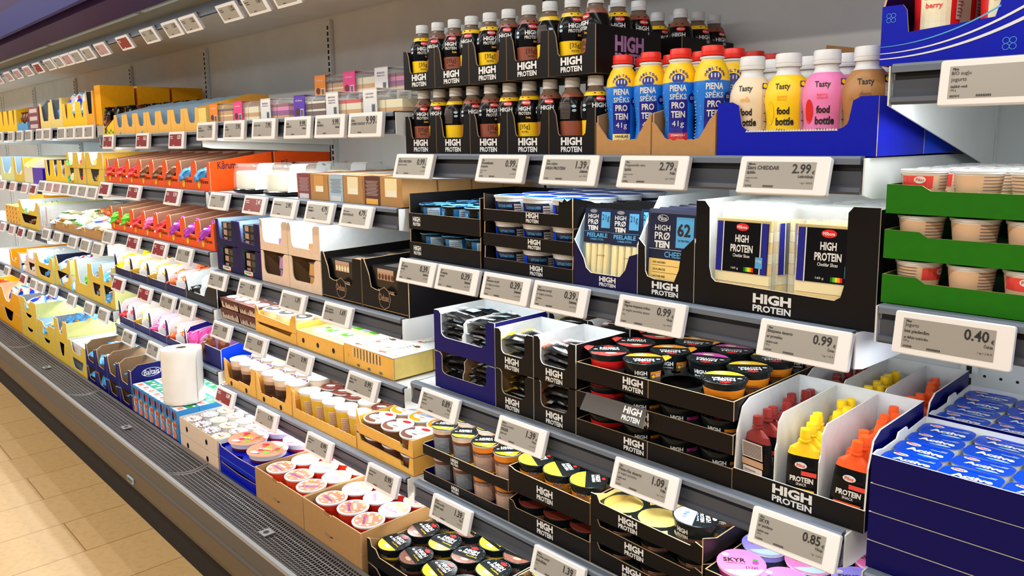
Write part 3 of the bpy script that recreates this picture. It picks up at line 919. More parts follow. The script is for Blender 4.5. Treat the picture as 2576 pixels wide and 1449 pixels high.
def skyr(kb):
    def f(l, fn, f2, r):
        g_ = rotfn(f2, .55)
        wedge(l, rotfn(fn, -.9), r*.98, -1.05, 1.05, 'lightblue')
        l.text('SKYR', g_, -.28*r, .18*r, .95*r, .30*r, 'ink', .02)
        l.text('ICELANDIC STYLE', g_, -.25*r, -.06*r, .8*r, .09*r, 'ink', .01)
        l.oval(g_, -.62*r, .55*r, .30*r, .24*r, 'white')
        l.text('Pilos', rotfn(TOP(.0462, .0014), .55), -.62*r, .55*r, .2*r, .12*r, 'red', .01)
        l.text('[12g]', g_, .40*r, -.35*r, .5*r, .2*r, 'ink', .01)
        l.oval(g_, .62*r, .25*r, .25*r, .14*r, 'milkgreen'); l.oval(g_, .60*r, .05*r, .28*r, .22*r, 'cuppink')
    return f


cup_kind('skyr_pink', .0475, .039, .046, 'cuppink', 'lidskyr', decol=skyr('lidskyr'))
cup_kind('skyr_lilac', .0475, .039, .046, 'lidlilac', 'lidlilac', decol=skyr('lidlilac'))


def bio_side(a):
    def f(b, fn, f2, h):
        g_ = lambda x, z: fn(x+a, z)
        b.quad(g_, .004, h*.72, .048, h*.30, 'lidred', 6)
        b.oval(lambda x, z: f2(x+a, z), .010, h*.78, .016, .011, 'white')
        b.text('Pilos', lambda x, z: f2(x+a, z)+V((0, -.0004, 0)), .010, h*.78, .011, .005, 'red', .01)
        b.text('BiO', g_, -.008, h*.36, .020, h*.20, 'green', .05)
        b.text('FRUIT', g_, .014, h*.36, .019, h*.18, 'cupcoral', .0)
        for q in range(11): b.quad(g_, -.048, h*.1+.0048*q, .040, .0011, 'txtgrey', 6)
        for q in range(11): b.quad(g_, .052, h*.1+.0048*q, .030, .0011, 'txtgrey', 4)
    return f


def biolid(l, fn, f2, r):
    for i in range(14):
        l.oval(f2, R.uniform(-.7, .7)*r, R.uniform(-.7, .7)*r, .3*r, .2*r, R.choice(['lidred', 'milkgreen', 'lidorange', 'cuppink', 'lidlilac', 'foilgreen']), 8)


for nm, a in (('front', 0.012), ('back', .062), ('left', -.028)):
    cup_kind('bio_'+nm, .0345, .0255, .062, 'cupkraft', 'lidwhite', decob=bio_side(a), decol=biolid)


def quark_side(b, fn, f2, h):
    b.quad(fn, .018, h*.48, .034, h*.8, 'lightblue', 5); b.quad(fn, -.026, h*.5, .024, h*.9, 'lidblack', 4)
    for q in range(9): b.quad(f2, .018, h*.12+.005*q, .028, .0012, 'txtgrey', 4)
    b.text('HIGH', f2, -.026, h*.5, .014, h*.14, 'white', .03)
    b.quad(f2, -.052, h*.45, .020, h*.7, 'lidsky', 3)


def blue_lid(l, fn, f2, r):
    wedge(l, fn, r*.98, 2.2, 4.6, 'lidblack'); l.oval(f2, .1*r, .2*r, .5*r, .25*r, 'byel'); l.oval(f2, .2*r, -.3*r, .8*r, .3*r, 'cupblue')


cup_kind('quark', .0435, .036, .062, 'cupblue', 'lidsky', decob=quark_side, decol=blue_lid, rim='lidblack', tab=(-1.4, 'lidsky'))


def cot_side(b, fn, f2, h):
    b.quad(fn, 0, h*.42, .085, h*.72, 'cupnavy', 8); b.quad(f2, -.033, h*.45, .014, h*.6, 'royal', 2)
    b.text('COTTAGE CHEESE', f2, .004, h*.60, .036, h*.12, 'lidsky', .03)
    b.quad(f2, .036, h*.45, .018, h*.5, 'lblgrey', 2)
    for q in range(5): b.quad(lambda x, z: f2(x, z)+V((0, -.0004, 0)), .036, h*.26+.006*q, .016, .002, 'ink', 2)
    b.quad(f2, .002, h*.36, .03, .0014, 'white', 2)


cup_kind('cottage', .0455, .036, .055, 'capwhite', 'lidwhite', decob=cot_side, decol=lambda l, fn, f2, r: (wedge(l, fn, r*.96, 0, 6.28, 'lidblue', 24), wedge(l, f2, r*.8, 3.6, 5.6, 'lidsky')), rim='capwhite')
# dessert bay cups
plum_spots = lambda l, fn, f2, r: (wedge(l, fn, r*.97, .2, 1.9, 'lidplum'), l.oval(f2, .5*r, .45*r, .3*r, .3*r, 'white', 10))
cup_kind('layer_dark', .043, .033, .098, ('cupcocoa', [(.62, 'cupcocoa'), (.78, 'cuptan'), (1, 'cupbeige')]), 'lidwhite', decob=rings(5, 'ink', .03, .007, .04), decol=plum_spots)
cup_kind('layer_pale', .043, .033, .098, ('cupcocoa', [(.62, 'cupcocoa'), (1, 'cupbeige')]), 'lidpale', decob=rings(2, 'cuptan', .045, .007, .02), decol=None)
cup_kind('tall_yellow', .0385, .030, .092, ('cupyellow', [(.94, 'cupyellow'), (1, 'cupbeige')]), 'lidpale', decob=lambda b, fn, f2, h: (b.quad(fn, .01, h*.45, .03, h*.5, 'cupkraft', 4), [b.quad(f2, .01, h*.24+.006*q, .026, .0014, 'txtgrey', 3) for q in range(7)]), decol=None)


cup_kind('choco_lid', .0385, .030, .090, 'cupgrey', 'lidchoco', decol=lambda l, fn, f2, r: (l.oval(fn, -.15*r, .1*r, .95*r, .5*r, 'white'), l.quad(f2, .1*r, -.5*r, .9*r, .1*r, 'cuptan'), l.quad(f2, .35*r, .5*r, .6*r, .1*r, 'cuptan')))


def ricel(k):
    def f(l, fn, f2, r):
        wedge(l, fn, r*.97, 2.4, 5.2, k); l.oval(fn, 0, -.1*r, 1.5*r, .9*r, 'lidwhite')
        l.text('RICE MILK DESSERT', f2, 0, .1*r, 1.5*r, .24*r, 'smblue', .0)
        l.oval(f2, .2*r, .62*r, .7*r, .35*r, 'red'); l.oval(f2, .1*r, -.3*r, .5*r, .12*r, k)
    return f


cup_kind('ricemilk_brown', .0505, .040, .044, 'cupbrown', 'lidwhite', decol=ricel('cupbrown'))
cup_kind('ricemilk_orange', .0505, .040, .044, 'cuptan', 'lidwhite', decol=ricel('lidorange'))


def kar(rot, bits):
    def f(l, fn, f2, r):
        f_, g_ = rotfn(fn, rot), rotfn(f2, rot)
        l.add([f_(r*.9*math.cos(6.28*i/20), r*.9*math.sin(6.28*i/20)) for i in range(20)], [tuple(range(20))], 'lidcoral')
        for i in range(8):
            a = .8*i
            l.oval(g_, .72*r*math.cos(a), .72*r*math.sin(a), .26*r, .2*r, bits, 8)
        l.oval(g_, -.25*r, .68*r, .22*r, .2*r, 'byel', 10)
        l.text('KREMS', g_, 0, .12*r, .9*r, .25*r, 'cream', .05)
        l.text('Kārums', g_, 0, -.22*r, 1.1*r, .26*r, 'violet', .04)
    return f


kside = lambda b, fn, f2, h: b.text('Kārums', fn, 0, h*.6, .03, h*.2, 'wine', .03)
cup_kind('krem_a', .0475, .038, .060, 'cupcoral', 'lidwhite', decob=kside, decol=kar(.15, 'lidwhite'))
cup_kind('krem_b', .0475, .038, .060, 'cupred', 'lidwhite', decob=kside, decol=kar(-.55, 'lblgrey'))


def fruit_lid(ks):
    def f(l, fn, f2, r):
        for i in range(26):
            a, q = R.uniform(0, 6.28), R.uniform(0, .75)*r
            l.oval(fn if i % 2 else f2, q*math.cos(a), q*math.sin(a), R.uniform(.2, .5)*r, R.uniform(.15, .4)*r, R.choice(ks), 9)
        l.oval(TOP(.0324, .0014), -.35*r, -.62*r, .5*r, .28*r, 'white'); l.text('JOGURTS', TOP(.0324, .0018), 0, -.15*r, .8*r, .2*r, 'white', .03)
    return f


cup_kind('wide_peach', .070, .058, .032, ('wine', [(.45, 'wine'), (1, 'lidwhite')]), 'lidcoral', 32, decol=fruit_lid(['lidorange', 'lidred', 'red', 'foilgreen', 'lidcoral']), lip=.003)
cup_kind('wide_berry', .070, .058, .032, ('lidred', [(.45, 'lidred'), (1, 'lidwhite')]), 'lidskyr', 32, decol=fruit_lid(['lidwhite', 'lidcoral', 'lidpale', 'foilgreen', 'lidred']), lip=.003)
def oval_tub(kb):
    def f():
        b = B(); b.lathe([(.030, 0, 'lidwhite'), (.036, .035, 'lidwhite'), (.038, .036, 'lidwhite')], 20, sy=.8)
        l = B(); l.lathe([(.038, .036, kb), (.039, .038, kb), (.0, .038, 'lidwhite')], 20, sy=.8)
        f_ = TOP(.038, .0006)
        for i in range(12):
            a = 6.28*i/12
            l.oval(f_, .033*math.cos(a), .026*math.sin(a), .010, .007, kb, 8)
        l.quad(f_, 0, 0, .030, .016, 'cupgrey'); l.quad(TOP(.038, .001), 0, .002, .022, .006, 'lidwhite'); l.oval(TOP(.038, .001), .012, -.010, .016, .010, kb)
        return [('tub', b, []), ('foil_lid', l, [])]
    return f
for nm, kb in (('coral', 'lidcoral'), ('gold', 'gold'), ('brown', 'lidchoco')): PRO['oval_'+nm] = oval_tub(kb)


@proto('active_tub')
def _():
    b = B()
    r0, r1 = b.rrect(-.036, .036, -.022, .022, 0, .014), b.rrect(-.042, .042, -.0285, .0285, .034, .018)
    b.loft([r0, r1], 'capwhite', 'capwhite')
    l = B()
    a, c = l.rrect(-.0428, .0428, -.0292, .0292, .034, .018), l.rrect(-.0428, .0428, -.0292, .0292, .0352, .018)
    l.loft([a, c], 'rim', None, 'lidblue')
    f_, g_ = TOP(.0352, .0004), TOP(.0352, .0009)
    l.oval(f_, 0, .0235, .05, .007, 'royal'); l.oval(f_, .012, -.020, .034, .008, 'lidsky'); l.oval(g_, .016, -.0195, .020, .004, 'white')
    l.text('Active', g_, .004, -.006, .056, .0145, 'white', .05)
    l.oval(g_, -.020, .014, .024, .012, 'white'); l.text('Pilos', TOP(.0352, .0014), -.020, .014, .016, .007, 'red', .02)
    l.quad(g_, .020, .009, .024, .0022, 'lightblue'); l.quad(g_, .028, .013, .01, .0016, 'lightblue')
    return [('tub', b, []), ('foil_lid', l, [])]


def pouch(kcap, kfl, name2):
    def f():
        b = B(); prof = [(0, .030, .004, kfl), (.006, .031, .012, 'bottleblack'), (.035, .031, .015, 'bottleblack'), (.075, .030, .012, 'bottleblack'), (.092, .029, .009, 'bottleblack'), (.104, .026, .006, kcap), (.113, .014, .004, kcap), (.117, .008, .005, kcap)]
        rs = [[(w_*math.copysign(abs(math.cos(6.28318*i/16))**.6, math.cos(6.28318*i/16)), d*math.sin(6.28318*i/16), z) for i in range(16)] for z, w_, d, k in prof]
        b.loft(rs, [p[3] for p in prof[1:]], 'bottleblack', kcap)
        fn = FRONT(-.0153, .0004); g_ = FRONT(-.0153, .0010)
        b.quad(fn, 0, .0285, .044, .013, kfl); b.text(name2, g_, 0, .0285, .038, .005, 'ink' if kfl == 'capyellow' else 'white', .02)
        b.text('PROTEIN', fn, 0, .052, .040, .010, 'white', .04); b.text('SNACK', fn, 0, .043, .018, .005, 'white', .01)
        b.quad(fn, .012, .064, .026, .008, 'lidred'); b.oval(fn, -.002, .078, .021, .012, 'white'); b.text('Pilos', g_, -.002, .078, .014, .006, 'red', .02)
        b.oval(fn, .002, .012, .026, .014, kfl); b.oval(g_, -.008, .010, .012, .010, kcap)
        bk = flat((0, .0153, 0), (-1, 0, 0), (0, 0, 1), .0004)
        b.quad(bk, 0, .078, .048, .030, 'lblgrey'); b.quad(bk, 0, .054, .050, .012, 'cuptan'); b.quad(bk, 0, .028, .046, .036, 'lblgrey')
        for q in range(10): b.quad(bk, 0, .066+.0026*q, .044, .0014, 'ink')
        for q in range(6): b.quad(bk, -.006, .014+.005*q, .026, .0016, 'txtgrey')
        c = B(); c.lathe([(.0075, .117, kcap), (.0105, .119, kcap), (.0105, .122, kcap), (.0078, .1225, kcap), (.0075, .125, kcap), (.0095, .126, kcap), (.0095, .128, kcap), (.0085, .141, kcap), (.0, .142, kcap)], 14)
        return [('pouch_body', b, []), ('screw_cap', c, [])]
    return f
PRO['pouch_van'] = pouch('capyellow', 'capyellow', 'VANILLA')
PRO['pouch_car'] = pouch('caporange', 'caporange', 'SALTY CARAMEL')
PRO['pouch_cho'] = pouch('capred', 'wine', 'CHOCOLATE')


def pillow(kind, L, Wd, H, km, ke, deco=None, seed=1, crumple=.0015):
    def f():
        rr = random.Random(seed)
        st = [(-.5, 1.0, .06, ke), (-.44, .96, .05, ke), (-.42, .9, .15, ke), (-.30, 1, .75, km), (-.1, 1, 1, km), (.1, 1, 1, km), (.30, 1, .75, km), (.42, .9, .15, km), (.44, .96, .05, ke), (.5, 1, .06, ke)]
        rs = []
        for x, wy, wz, k in st:
            rs.append([(x*L+rr.uniform(-1, 1)*crumple, Wd/2*wy*math.cos(6.28318*i/12)+rr.uniform(-1, 1)*crumple, H/2+H/2*wz*math.sin(6.28318*i/12)+rr.uniform(-1, 1)*crumple) for i in range(12)])
        b = B(); b.loft(rs, [s_[3] for s_ in st[1:]], ke, ke, False)
        if deco: deco(b, TOP(H, .0012+crumple), H)
        return [('wrapper', b, [])]
    PRO[kind] = f


def bardeco(kt, kp, word='PROTEIN'):
    def f(b, fn, H):
        b.text(word, fn, 0, .003, .045, .010, kt, .04)
        b.quad(fn, -.032, 0, .014, .022, kp)
    return f


pillow('bar_silver', .12, .036, .018, 'foilblack', 'foilgrey', bardeco('white', 'lightblue'), 1)
pillow('bar_grey', .11, .040, .018, 'foilblack', 'foilgrey', lambda b, fn, H: (b.quad(fn, .01, 0, .035, .03, 'lightblue'), b.quad(fn, -.03, 0, .016, .02, 'white')), 5)
pillow('bar_yellow', .115, .040, .018, 'foilblack', 'foilyellow', bardeco('white', 'foilyellow'), 2)
pillow('bar_orange', .115, .040, .018, 'foilblack', 'foilorange', bardeco('white', 'white'), 3)
for i, k in enumerate(('red', 'brown', 'blue', 'purple', 'green', 'gold', 'pink', 'white', 'grey', 'yellow', 'black', 'orange')):
    pillow('snack_'+k, .082, .044, .038, 'foil'+k, 'foil'+k, None, 20+i, .0055)
pillow('packet_white', .12, .08, .03, 'foilwhite', 'lidsky', lambda b, fn, H: (b.oval(fn, 0, 0, .05, .03, 'royal'), b.oval(fn, .03, .01, .02, .014, 'red')), 41, .003)
pillow('packet_blue', .12, .075, .03, 'foilblue', 'lidsky', lambda b, fn, H: (b.oval(fn, .01, 0, .045, .035, 'gold'), b.oval(fn, -.02, -.012, .02, .014, 'red'), b.quad(fn, -.02, .018, .03, .01, 'white')), 42, .004)
pillow('cheese_wrap', .13, .06, .04, 'lidpale', 'milkgreen', None, 43, .004)


def flatpack(kind, w_, h, d, kf, deco=None, lean=0, N=3):
    def f():
        b = B(); r0 = b.rrect(-w_/2, w_/2, 0, h, 0, .006, 3)
        a = [(p[0], -d/2*.5, p[1]) for p in r0]; c = [(p[0], d/2, p[1]) for p in r0]
        m_ = [(p[0]*.90, -d/2, h/2+(p[1]-h/2)*.9) for p in r0]
        b.loft([c, a, m_], [kf, kf], kf, kf, False)
        if deco: deco(b, FRONT(-d/2, .0005), FRONT(-d/2, .0010))
        return [('pack', b, [])]
    PRO[kind] = f


def ch62(b, f0, f1):
    b.oval(f0, -.022, .152, .026, .014, 'white'); b.oval(f1, -.022, .152, .0235, .012, 'cupnavy'); b.text('Pilos', FRONT(-.0035, .0016), -.022, .152, .019, .009, 'white', .01)
    b.text('HIGH', f0, -.022, .133, .036, .011, 'white', .01); b.text('PRØ', f0, -.022, .117, .036, .015, 'white', .05); b.text('TEIN', f0, -.022, .100, .036, .014, 'white', .05)
    b.quad(f0, .030, .126, .040, .060, 'lidsky'); b.text('62', f1, .028, .131, .030, .026, 'ink', .03); b.text('OF PROTEIN', f1, .028, .110, .026, .004, 'ink', .02)
    b.quad(f0, 0, .0905, .104, .0008, 'white'); b.text('CHEESE', f0, .010, .081, .050, .012, 'lidsky', .02)
    b.quad(f0, -.002, .040, .098, .062, 'cheese')
    for i, t in enumerate(('NO ADDED', 'SOURCE', 'LACTOSE FREE', '70% LESS FAT')): b.text(t, f1, -.026, .064-.014*i, .030, .004, 'ink', .02); b.quad(f1, -.012, .058-.014*i, .060, .0007, 'ink')
    b.oval(f1, .030, .022, .030, .020, 'lidpale')


flatpack('cheese_slab', .118, .170, .007, 'cupnavy', ch62)


@proto('cheddar_pack')
def _():
    b = B(); r0 = b.rrect(-.066, .066, 0, .188, 0, .010, 3)
    a = [(p[0], -.007, p[1]) for p in r0]; c = [(p[0], .006, p[1]) for p in r0]
    b.loft([c, a], 'film', 'film', 'film', False)
    s = B()
    for i in range(8): s.box(-.055, .055, -.0055+.0005*(i % 3), .0045-.0003*i, .006+.0195*i, .0245+.0195*i, 'cheese' if i % 2 else 'cheesepale')
    l = B(); f0, f1, f2 = FRONT(-.0075, 0), FRONT(-.0075, .0005), FRONT(-.0075, .001)
    l.quad(f0, 0, .110, .104, .092, 'bottleblack')
    for x in (-.046, .045): l.quad(f1, x, .110, .012, .092, 'smnavy'); l.quad(f1, x-.0075*(1 if x > 0 else -1), .110, .002, .092, 'white')
    l.oval(f1, 0, .147, .026, .014, 'red'); l.text('Milbona', f2, 0, .147, .020, .006, 'white', .02)
    l.text('HIGH', f1, 0, .126, .027, .014, 'white', .03); l.text('PROTEIN', f1, 0, .108, .045, .014, 'white', .03); l.text('Cheddar Slices', f1, 0, .095, .034, .006, 'white', .01)
    l.text('160 g', f1, -.012, .071, .014, .005, 'white', .02)
    for i, k in enumerate(('green', 'foilgreen', 'byel', 'lidorange', 'red')): l.quad(f1, .008+.004*i, .071, .004, .008, k)
    l.quad(f2, .036, .085, .014, .020, 'lidsky'); l.text('54g', FRONT(-.0075, .0016), .036, .088, .011, .006, 'white', .03)
    return [('film_tray', b, []), ('cheese_slices', s, []), ('printed_label', l, [])]


@proto('stick_pack')
def _():
    b = B(); b.box(-.034, .034, -.005, .006, 0, .16, 'film'); b.box(-.0345, .0345, -.0062, .0065, .088, .162, 'cupnavy'); b.box(-.034, .034, -.002, .002, .162, .170, 'foilblack')
    f0, f1 = FRONT(-.0065, .0003), FRONT(-.0065, .0009)
    b.oval(f0, -.012, .156, .018, .008, 'rim'); b.text('HIGH', f0, -.012, .145, .026, .009, 'white', .01); b.text('PRØ', f0, -.012, .133, .026, .011, 'white', .05); b.text('TEIN', f0, -.012, .120, .026, .010, 'white', .05)
    b.quad(f0, .020, .138, .022, .034, 'lidsky'); b.text('21g', f1, .020, .142, .018, .016, 'ink', .02)
    b.quad(f0, 0, .1125, .066, .0008, 'lidsky'); b.text('PEELABLE', f0, 0, .105, .052, .009, 'lidsky', .03); b.text('CHEESE STICKS', f0, 0, .096, .034, .004, 'lidsky', .02)
    b.text('22.04.2026', f0, .012, .062, .022, .003, 'txtgrey', .01)
    s = B()
    for i in range(4): s.lathe([(.006, .006, 'cheesepale'), (.007, .010, 'cheesepale'), (.007, .086, 'cheesepale')], 12, -.024+.016*i, .0)
    s.box(-.006, .012, -.0055, -.004, .020, .026, 'cheese')
    return [('film_pack', b, []), ('cheese_sticks', s, [])]
# ================================================================ protein bay, top shelf
PB = 'beside the blue milk carton'
for tier, z, n0 in (('lower', 1.518, 0), ('upper', 1.686, 0)):
    xs = [-1.715, -1.583, -1.451, -1.319, -1.187, -1.055]
    for i in range(5):
        x0, x1 = xs[i]+.001, xs[i+1]-.001
        tr = f'{tier} black tray {i+1}'
        tw = f'the {col_word(i, 5)} {tier} black tray'
        sd = None
        if i == 4:
            def sd(b, x, D):
                fn = flat((x, 0, 0), (0, 1, 0), (0, 0, 1))
                b.text('HIGH', fn, .0, .064, .10, .034, 'lilac', .045); b.text('PROTEIN', fn, .0, .034, .10, .022, 'lilac', .035)
        carton('display_tray', f'black printed drink tray, {col_word(i, 5)} of the {tier} row on the top shelf', 'display tray', x0, x1, z, .228,
               [(0, .098), (.10, .098), (.15, .085), (.20, .046), (.24, .041), (.76, .041), (.80, .046), (.84, .098), (1, .098)], [(0, .098), (1, .098)], 'black', 'blackin',
               deco=hp(.5, .021, .060, .033), group='black trays of protein drinks', sidedeco=sd)
        for j in range(3):
            for c in range(2):
                k = 'drink_vanilla' if (c+j+i+(tier == 'lower')) % 2 == 0 else 'drink_chocolate'
                d = 'yellow banded' if k == 'drink_vanilla' else 'brown banded'
                put(k, 'drink_bottle', f"{d} protein drink, {col_word(c, 2)} of the {row_word(j)} row in {tw}", 'bottle',
                    (x0+.033+.0655*c, 1.256+.040+.0735*j, z+.0035), R.choice([.35, .5, .7, .8, .95, -.3, 1.9]), 'black capped protein drinks')
# second row of upper trays behind, standing on a lower one
for z, nm in ((1.518, 'lower'), (1.686, 'upper')):
    for i, (x0, x1) in enumerate(((-1.318, -1.188), (-1.186, -1.056))):
        carton('display_tray', f'black printed drink tray at the back, {nm} {col_word(i, 2)} against the rear wall', 'display tray', x0, x1, z, .228,
               [(0, .098), (1, .098)], [(0, .098), (1, .098)], 'black', 'blackin', y=1.565, group='black trays of protein drinks')
        for j in range(3):
            for c in range(2):
                k = 'drink_chocolate' if (c+j) % 2 else 'drink_vanilla'
                put(k, 'drink_bottle', f"{'brown' if (c+j)%2 else 'yellow'} banded drink, {col_word(c, 2)} of {row_word(j)} row in {nm} {col_word(i, 2)} back tray", 'bottle',
                    (x0+.033+.0655*c, 1.565+.040+.0735*j, z+.0035), R.choice([.5, .9, 1.2]), 'black capped protein drinks')
# torn kraft boxes with blue and yellow milk bottles
def torn(hl, hr, seed):
    rr = random.Random(seed); p = []
    for i in range(25):
        u = i/24; h = .030+(hl-.03)*max(0, 1-u/.22)**.8+(hr-.03)*max(0, 1-(1-u)/.25)**.8
        p.append((u, h+rr.uniform(-.002, .002)))
    return p
for i, (x0, x1, k, fl_) in enumerate(((-1.052, -.915, 'milk_vanilla', 'vanilla'), (-.912, -.772, 'milk_strawberry', 'strawberry'))):
    carton('torn_carton', f'{("left", "right")[i]} torn brown carton of {fl_} protein milk bottles', 'carton', x0, x1, 1.518, .50, torn(.065, .078, i), [(0, .080), (.3, .11), (.55, .13), (.9, .18), (1, .18)], 'kraft', 'kraftin', group='torn kraft cartons')
    for j in range(6):
        for c in range(2):
            put(k, 'milk_bottle', f"blue yellow {fl_} milk bottle, {col_word(c, 2)} of the {row_word(j)} row", 'bottle', (x0+.0345+.0675*c, 1.256+.042+.076*j+(.004*c), 1.5215), R.uniform(.45, .75), 'red capped milk bottles')
# blue carton of food bottles, two more closed behind
def serr(b, W_, y):
    for i in range(34):
        x = -W_/2+W_*(.21+.56*i/33)
        b.add([(x-.003, y-.0002, .0412), (x+.003, y-.0002, .0412), (x, y-.0002, .0455)], [(0, 1, 2)], 'cardwhite')
carton('blue_carton', 'blue carton of four flavoured food bottles on the top shelf', 'carton', -.768, -.486, 1.518, .203, U(.094, .042, .15, .14, .3, 4, .02), [(0, .094), (.96, .094), (1, .09)], 'blue', 'kraftin', deco=serr, backh=.06)
for j in range(2):
    for c, (k, d) in enumerate((('tasty_cream', 'cream'), ('tasty_yellow', 'yellow'), ('tasty_pink', 'pink'), ('tasty_choco', 'caramel brown'))):
        put(k, 'food_bottle', f'{d} white capped food bottle, {row_word(j)} row of the blue carton', 'bottle', (-.768+.0405+.0673*c, 1.256+.046+.082*j+.002*c, 1.5215), .36+.04*c, 'white capped food bottles')
for i, (y, h) in enumerate(((1.463, .076), (1.636, .072))):
    b = B(); b.box(-.14, .14, 0, (.168, .155)[i], 0, h, 'royal' if i == 0 else 'blue'); b.box(.1402, .1408, .001, .0025, 0, h, 'edge')
    t = thing('blue_carton', f'closed blue carton behind the food bottles, {("nearer", "rear")[i]} one', 'carton', (-.627, y, 1.518)); part('carton_body', b, t)
b = B(); b.prism([(-.04, 0), (.04, 0), (.04, .135), (-.03, .148)], (0, 0, 0), (1, 0, 0), (0, 0, 1), .003, 'kraft', 'kraftin', 'edge'); t = thing('brown_flap', 'brown cardboard flap standing behind the cream coloured bottle', 'cardboard flap', (-.895, 1.765, 1.6) if 0 else (-.727, 1.452, 1.600)); t.location = (-.727, 1.66, 1.5945); part('flap', b, t)
# ================================================================ right-hand bay, top: blue tray of yogurt bottles
def swirl(b, W_, y):
    fn = FRONT(y, .0006)
    for z0, a, k, w0 in ((.028, .62, 'lidsky', .0012), (.018, .50, 'white', .0016), (.010, .42, 'white', .0020)):
        pts = [(t_/16, z0+.30*a*(t_/16)**2.1*.35) for t_ in range(17)]
        for (u0, h0), (u1, h1) in zip(pts, pts[1:]):
            if h1 > .05+.03*u1 and u1 < .93: continue
            x0, x1 = -W_/2+W_*u0, -W_/2+W_*u1
            b.add([fn(x0, h0-w0*(.3+u0)), fn(x1, h1-w0*(.3+u1)), fn(x1, h1+w0*(.3+u1)), fn(x0, h0+w0*(.3+u0))], [(0, 1, 2, 3)], k)
    for cx, cz, s_ in ((W_*.38, .018, 1), (-W_*.43, .070, .8)):
        for q in range(4):
            a = .8+1.57*q
            for i in range(12):
                t0, t1 = 6.283*i/12, 6.283*(i+1)/12
                f = lambda t_: (cx+s_*(.006*math.cos(a)+.0045*math.cos(t_)), cz+s_*(.006*math.sin(a)+.0045*math.sin(t_)))
                g_ = lambda t_: (cx+s_*(.006*math.cos(a)+.0038*math.cos(t_)), cz+s_*(.006*math.sin(a)+.0038*math.sin(t_)))
                b.add([fn(*f(t0)), fn(*f(t1)), fn(*g_(t1)), fn(*g_(t0))], [(0, 1, 2, 3)], 'lidsky')
carton('blue_tray', 'blue tray with white swirls holding red yogurt drink bottles', 'display tray', -.488, -.292, 1.656, .42, [(0, .088), (.15, .088), (.18, .080), (.20, .047), (.78, .056), (.84, .10), (.88, .15), (1, .15)], [(0, .088), (.1, .15), (1, .15)], 'blue', 'darkblue', deco=swirl)
for j in range(4):
    for c in range(2): put('yogurt_bottle', 'yogurt_bottle', f'red and white yogurt drink bottle, {col_word(c, 2)} of the {row_word(j)} row', 'bottle', (-.435+.090*c+.008, 1.256+.052+.09*j, 1.6595), .55, 'yogurt drink bottles')
put('yogurt_bottle', 'yogurt_bottle', 'red and white yogurt drink bottle outside the tray, rightmost', 'bottle', (-.255, 1.31, 1.6565), .55, 'yogurt drink bottles')
# green trays of small kraft paper yogurt cups
for q, z in enumerate((1.290, 1.3605, 1.431)):
    w_ = f'the {("bottom", "middle", "top")[q]} green tray'
    carton('green_tray', f'{("bottom", "middle", "top")[q]} green cardboard tray of paper yogurt cups', 'display tray', -.467, -.150, z, .40, [(0, .045), (.16, .044), (.20, .036), (1, .036)], [(0, .045), (1, .045)], 'green', 'green', group='stacked green trays')
    for j in range(5 if q == 2 else 1):
        for c in range(4):
            k = ('front', 'back', 'left', 'back')[(c+q*1) % 4] if q != 1 else 'back'
            put('bio_'+k, 'yogurt_cup', f'kraft paper yogurt cup, {col_word(c, 4)} of the {row_word(j)} row in {w_}', 'yogurt cup', (-.467+.040+.0745*c, 1.256+.041+.0735*j, z+.004), .75+R.uniform(-.1, .1), 'paper yogurt cups in green trays')
# blue trays of yogurt tubs, four high, front stack and rear stack
for s_, y in ((0, 1.252), (1, 1.512)):
    for q in range(4):
        z = .8435+.0492*q
        fr = [(0, .047), (.02, .047), (1, .047)]
        carton('blue_tray', f'{ORD[q]} dark blue yogurt tray from the bottom of the {("front", "rear")[s_]} stack', 'display tray', -.466, -.10, z, .245, fr,
               [(0, .047), (.08, .049)]+[(.18+.01*t_, .044) for t_ in range(2)]+[(.42, .044), (.45, .054), (.60, .054), (.63, .044), (1, .047)] if q == 3 else [(0, .047), (1, .047)],
               'darkblue', 'cardwhite', y=y, edge='edgew', group='stacked blue yogurt trays')
    for j in range(4):
        for c in range(4):
            put('active_tub', 'yogurt_tub', f'blue lidded yogurt tub, {col_word(c, 4)} of the {row_word(j)} row, {("front", "rear")[s_]} blue stack', 'yogurt tub', (-.466+.048+.0875*c, y+.036+.0585*j, .8435+.0492*3+.004), 0, 'blue lidded yogurt tubs', (R.uniform(-.04, .04), R.uniform(-.02, .02), R.uniform(-.03, .03)))
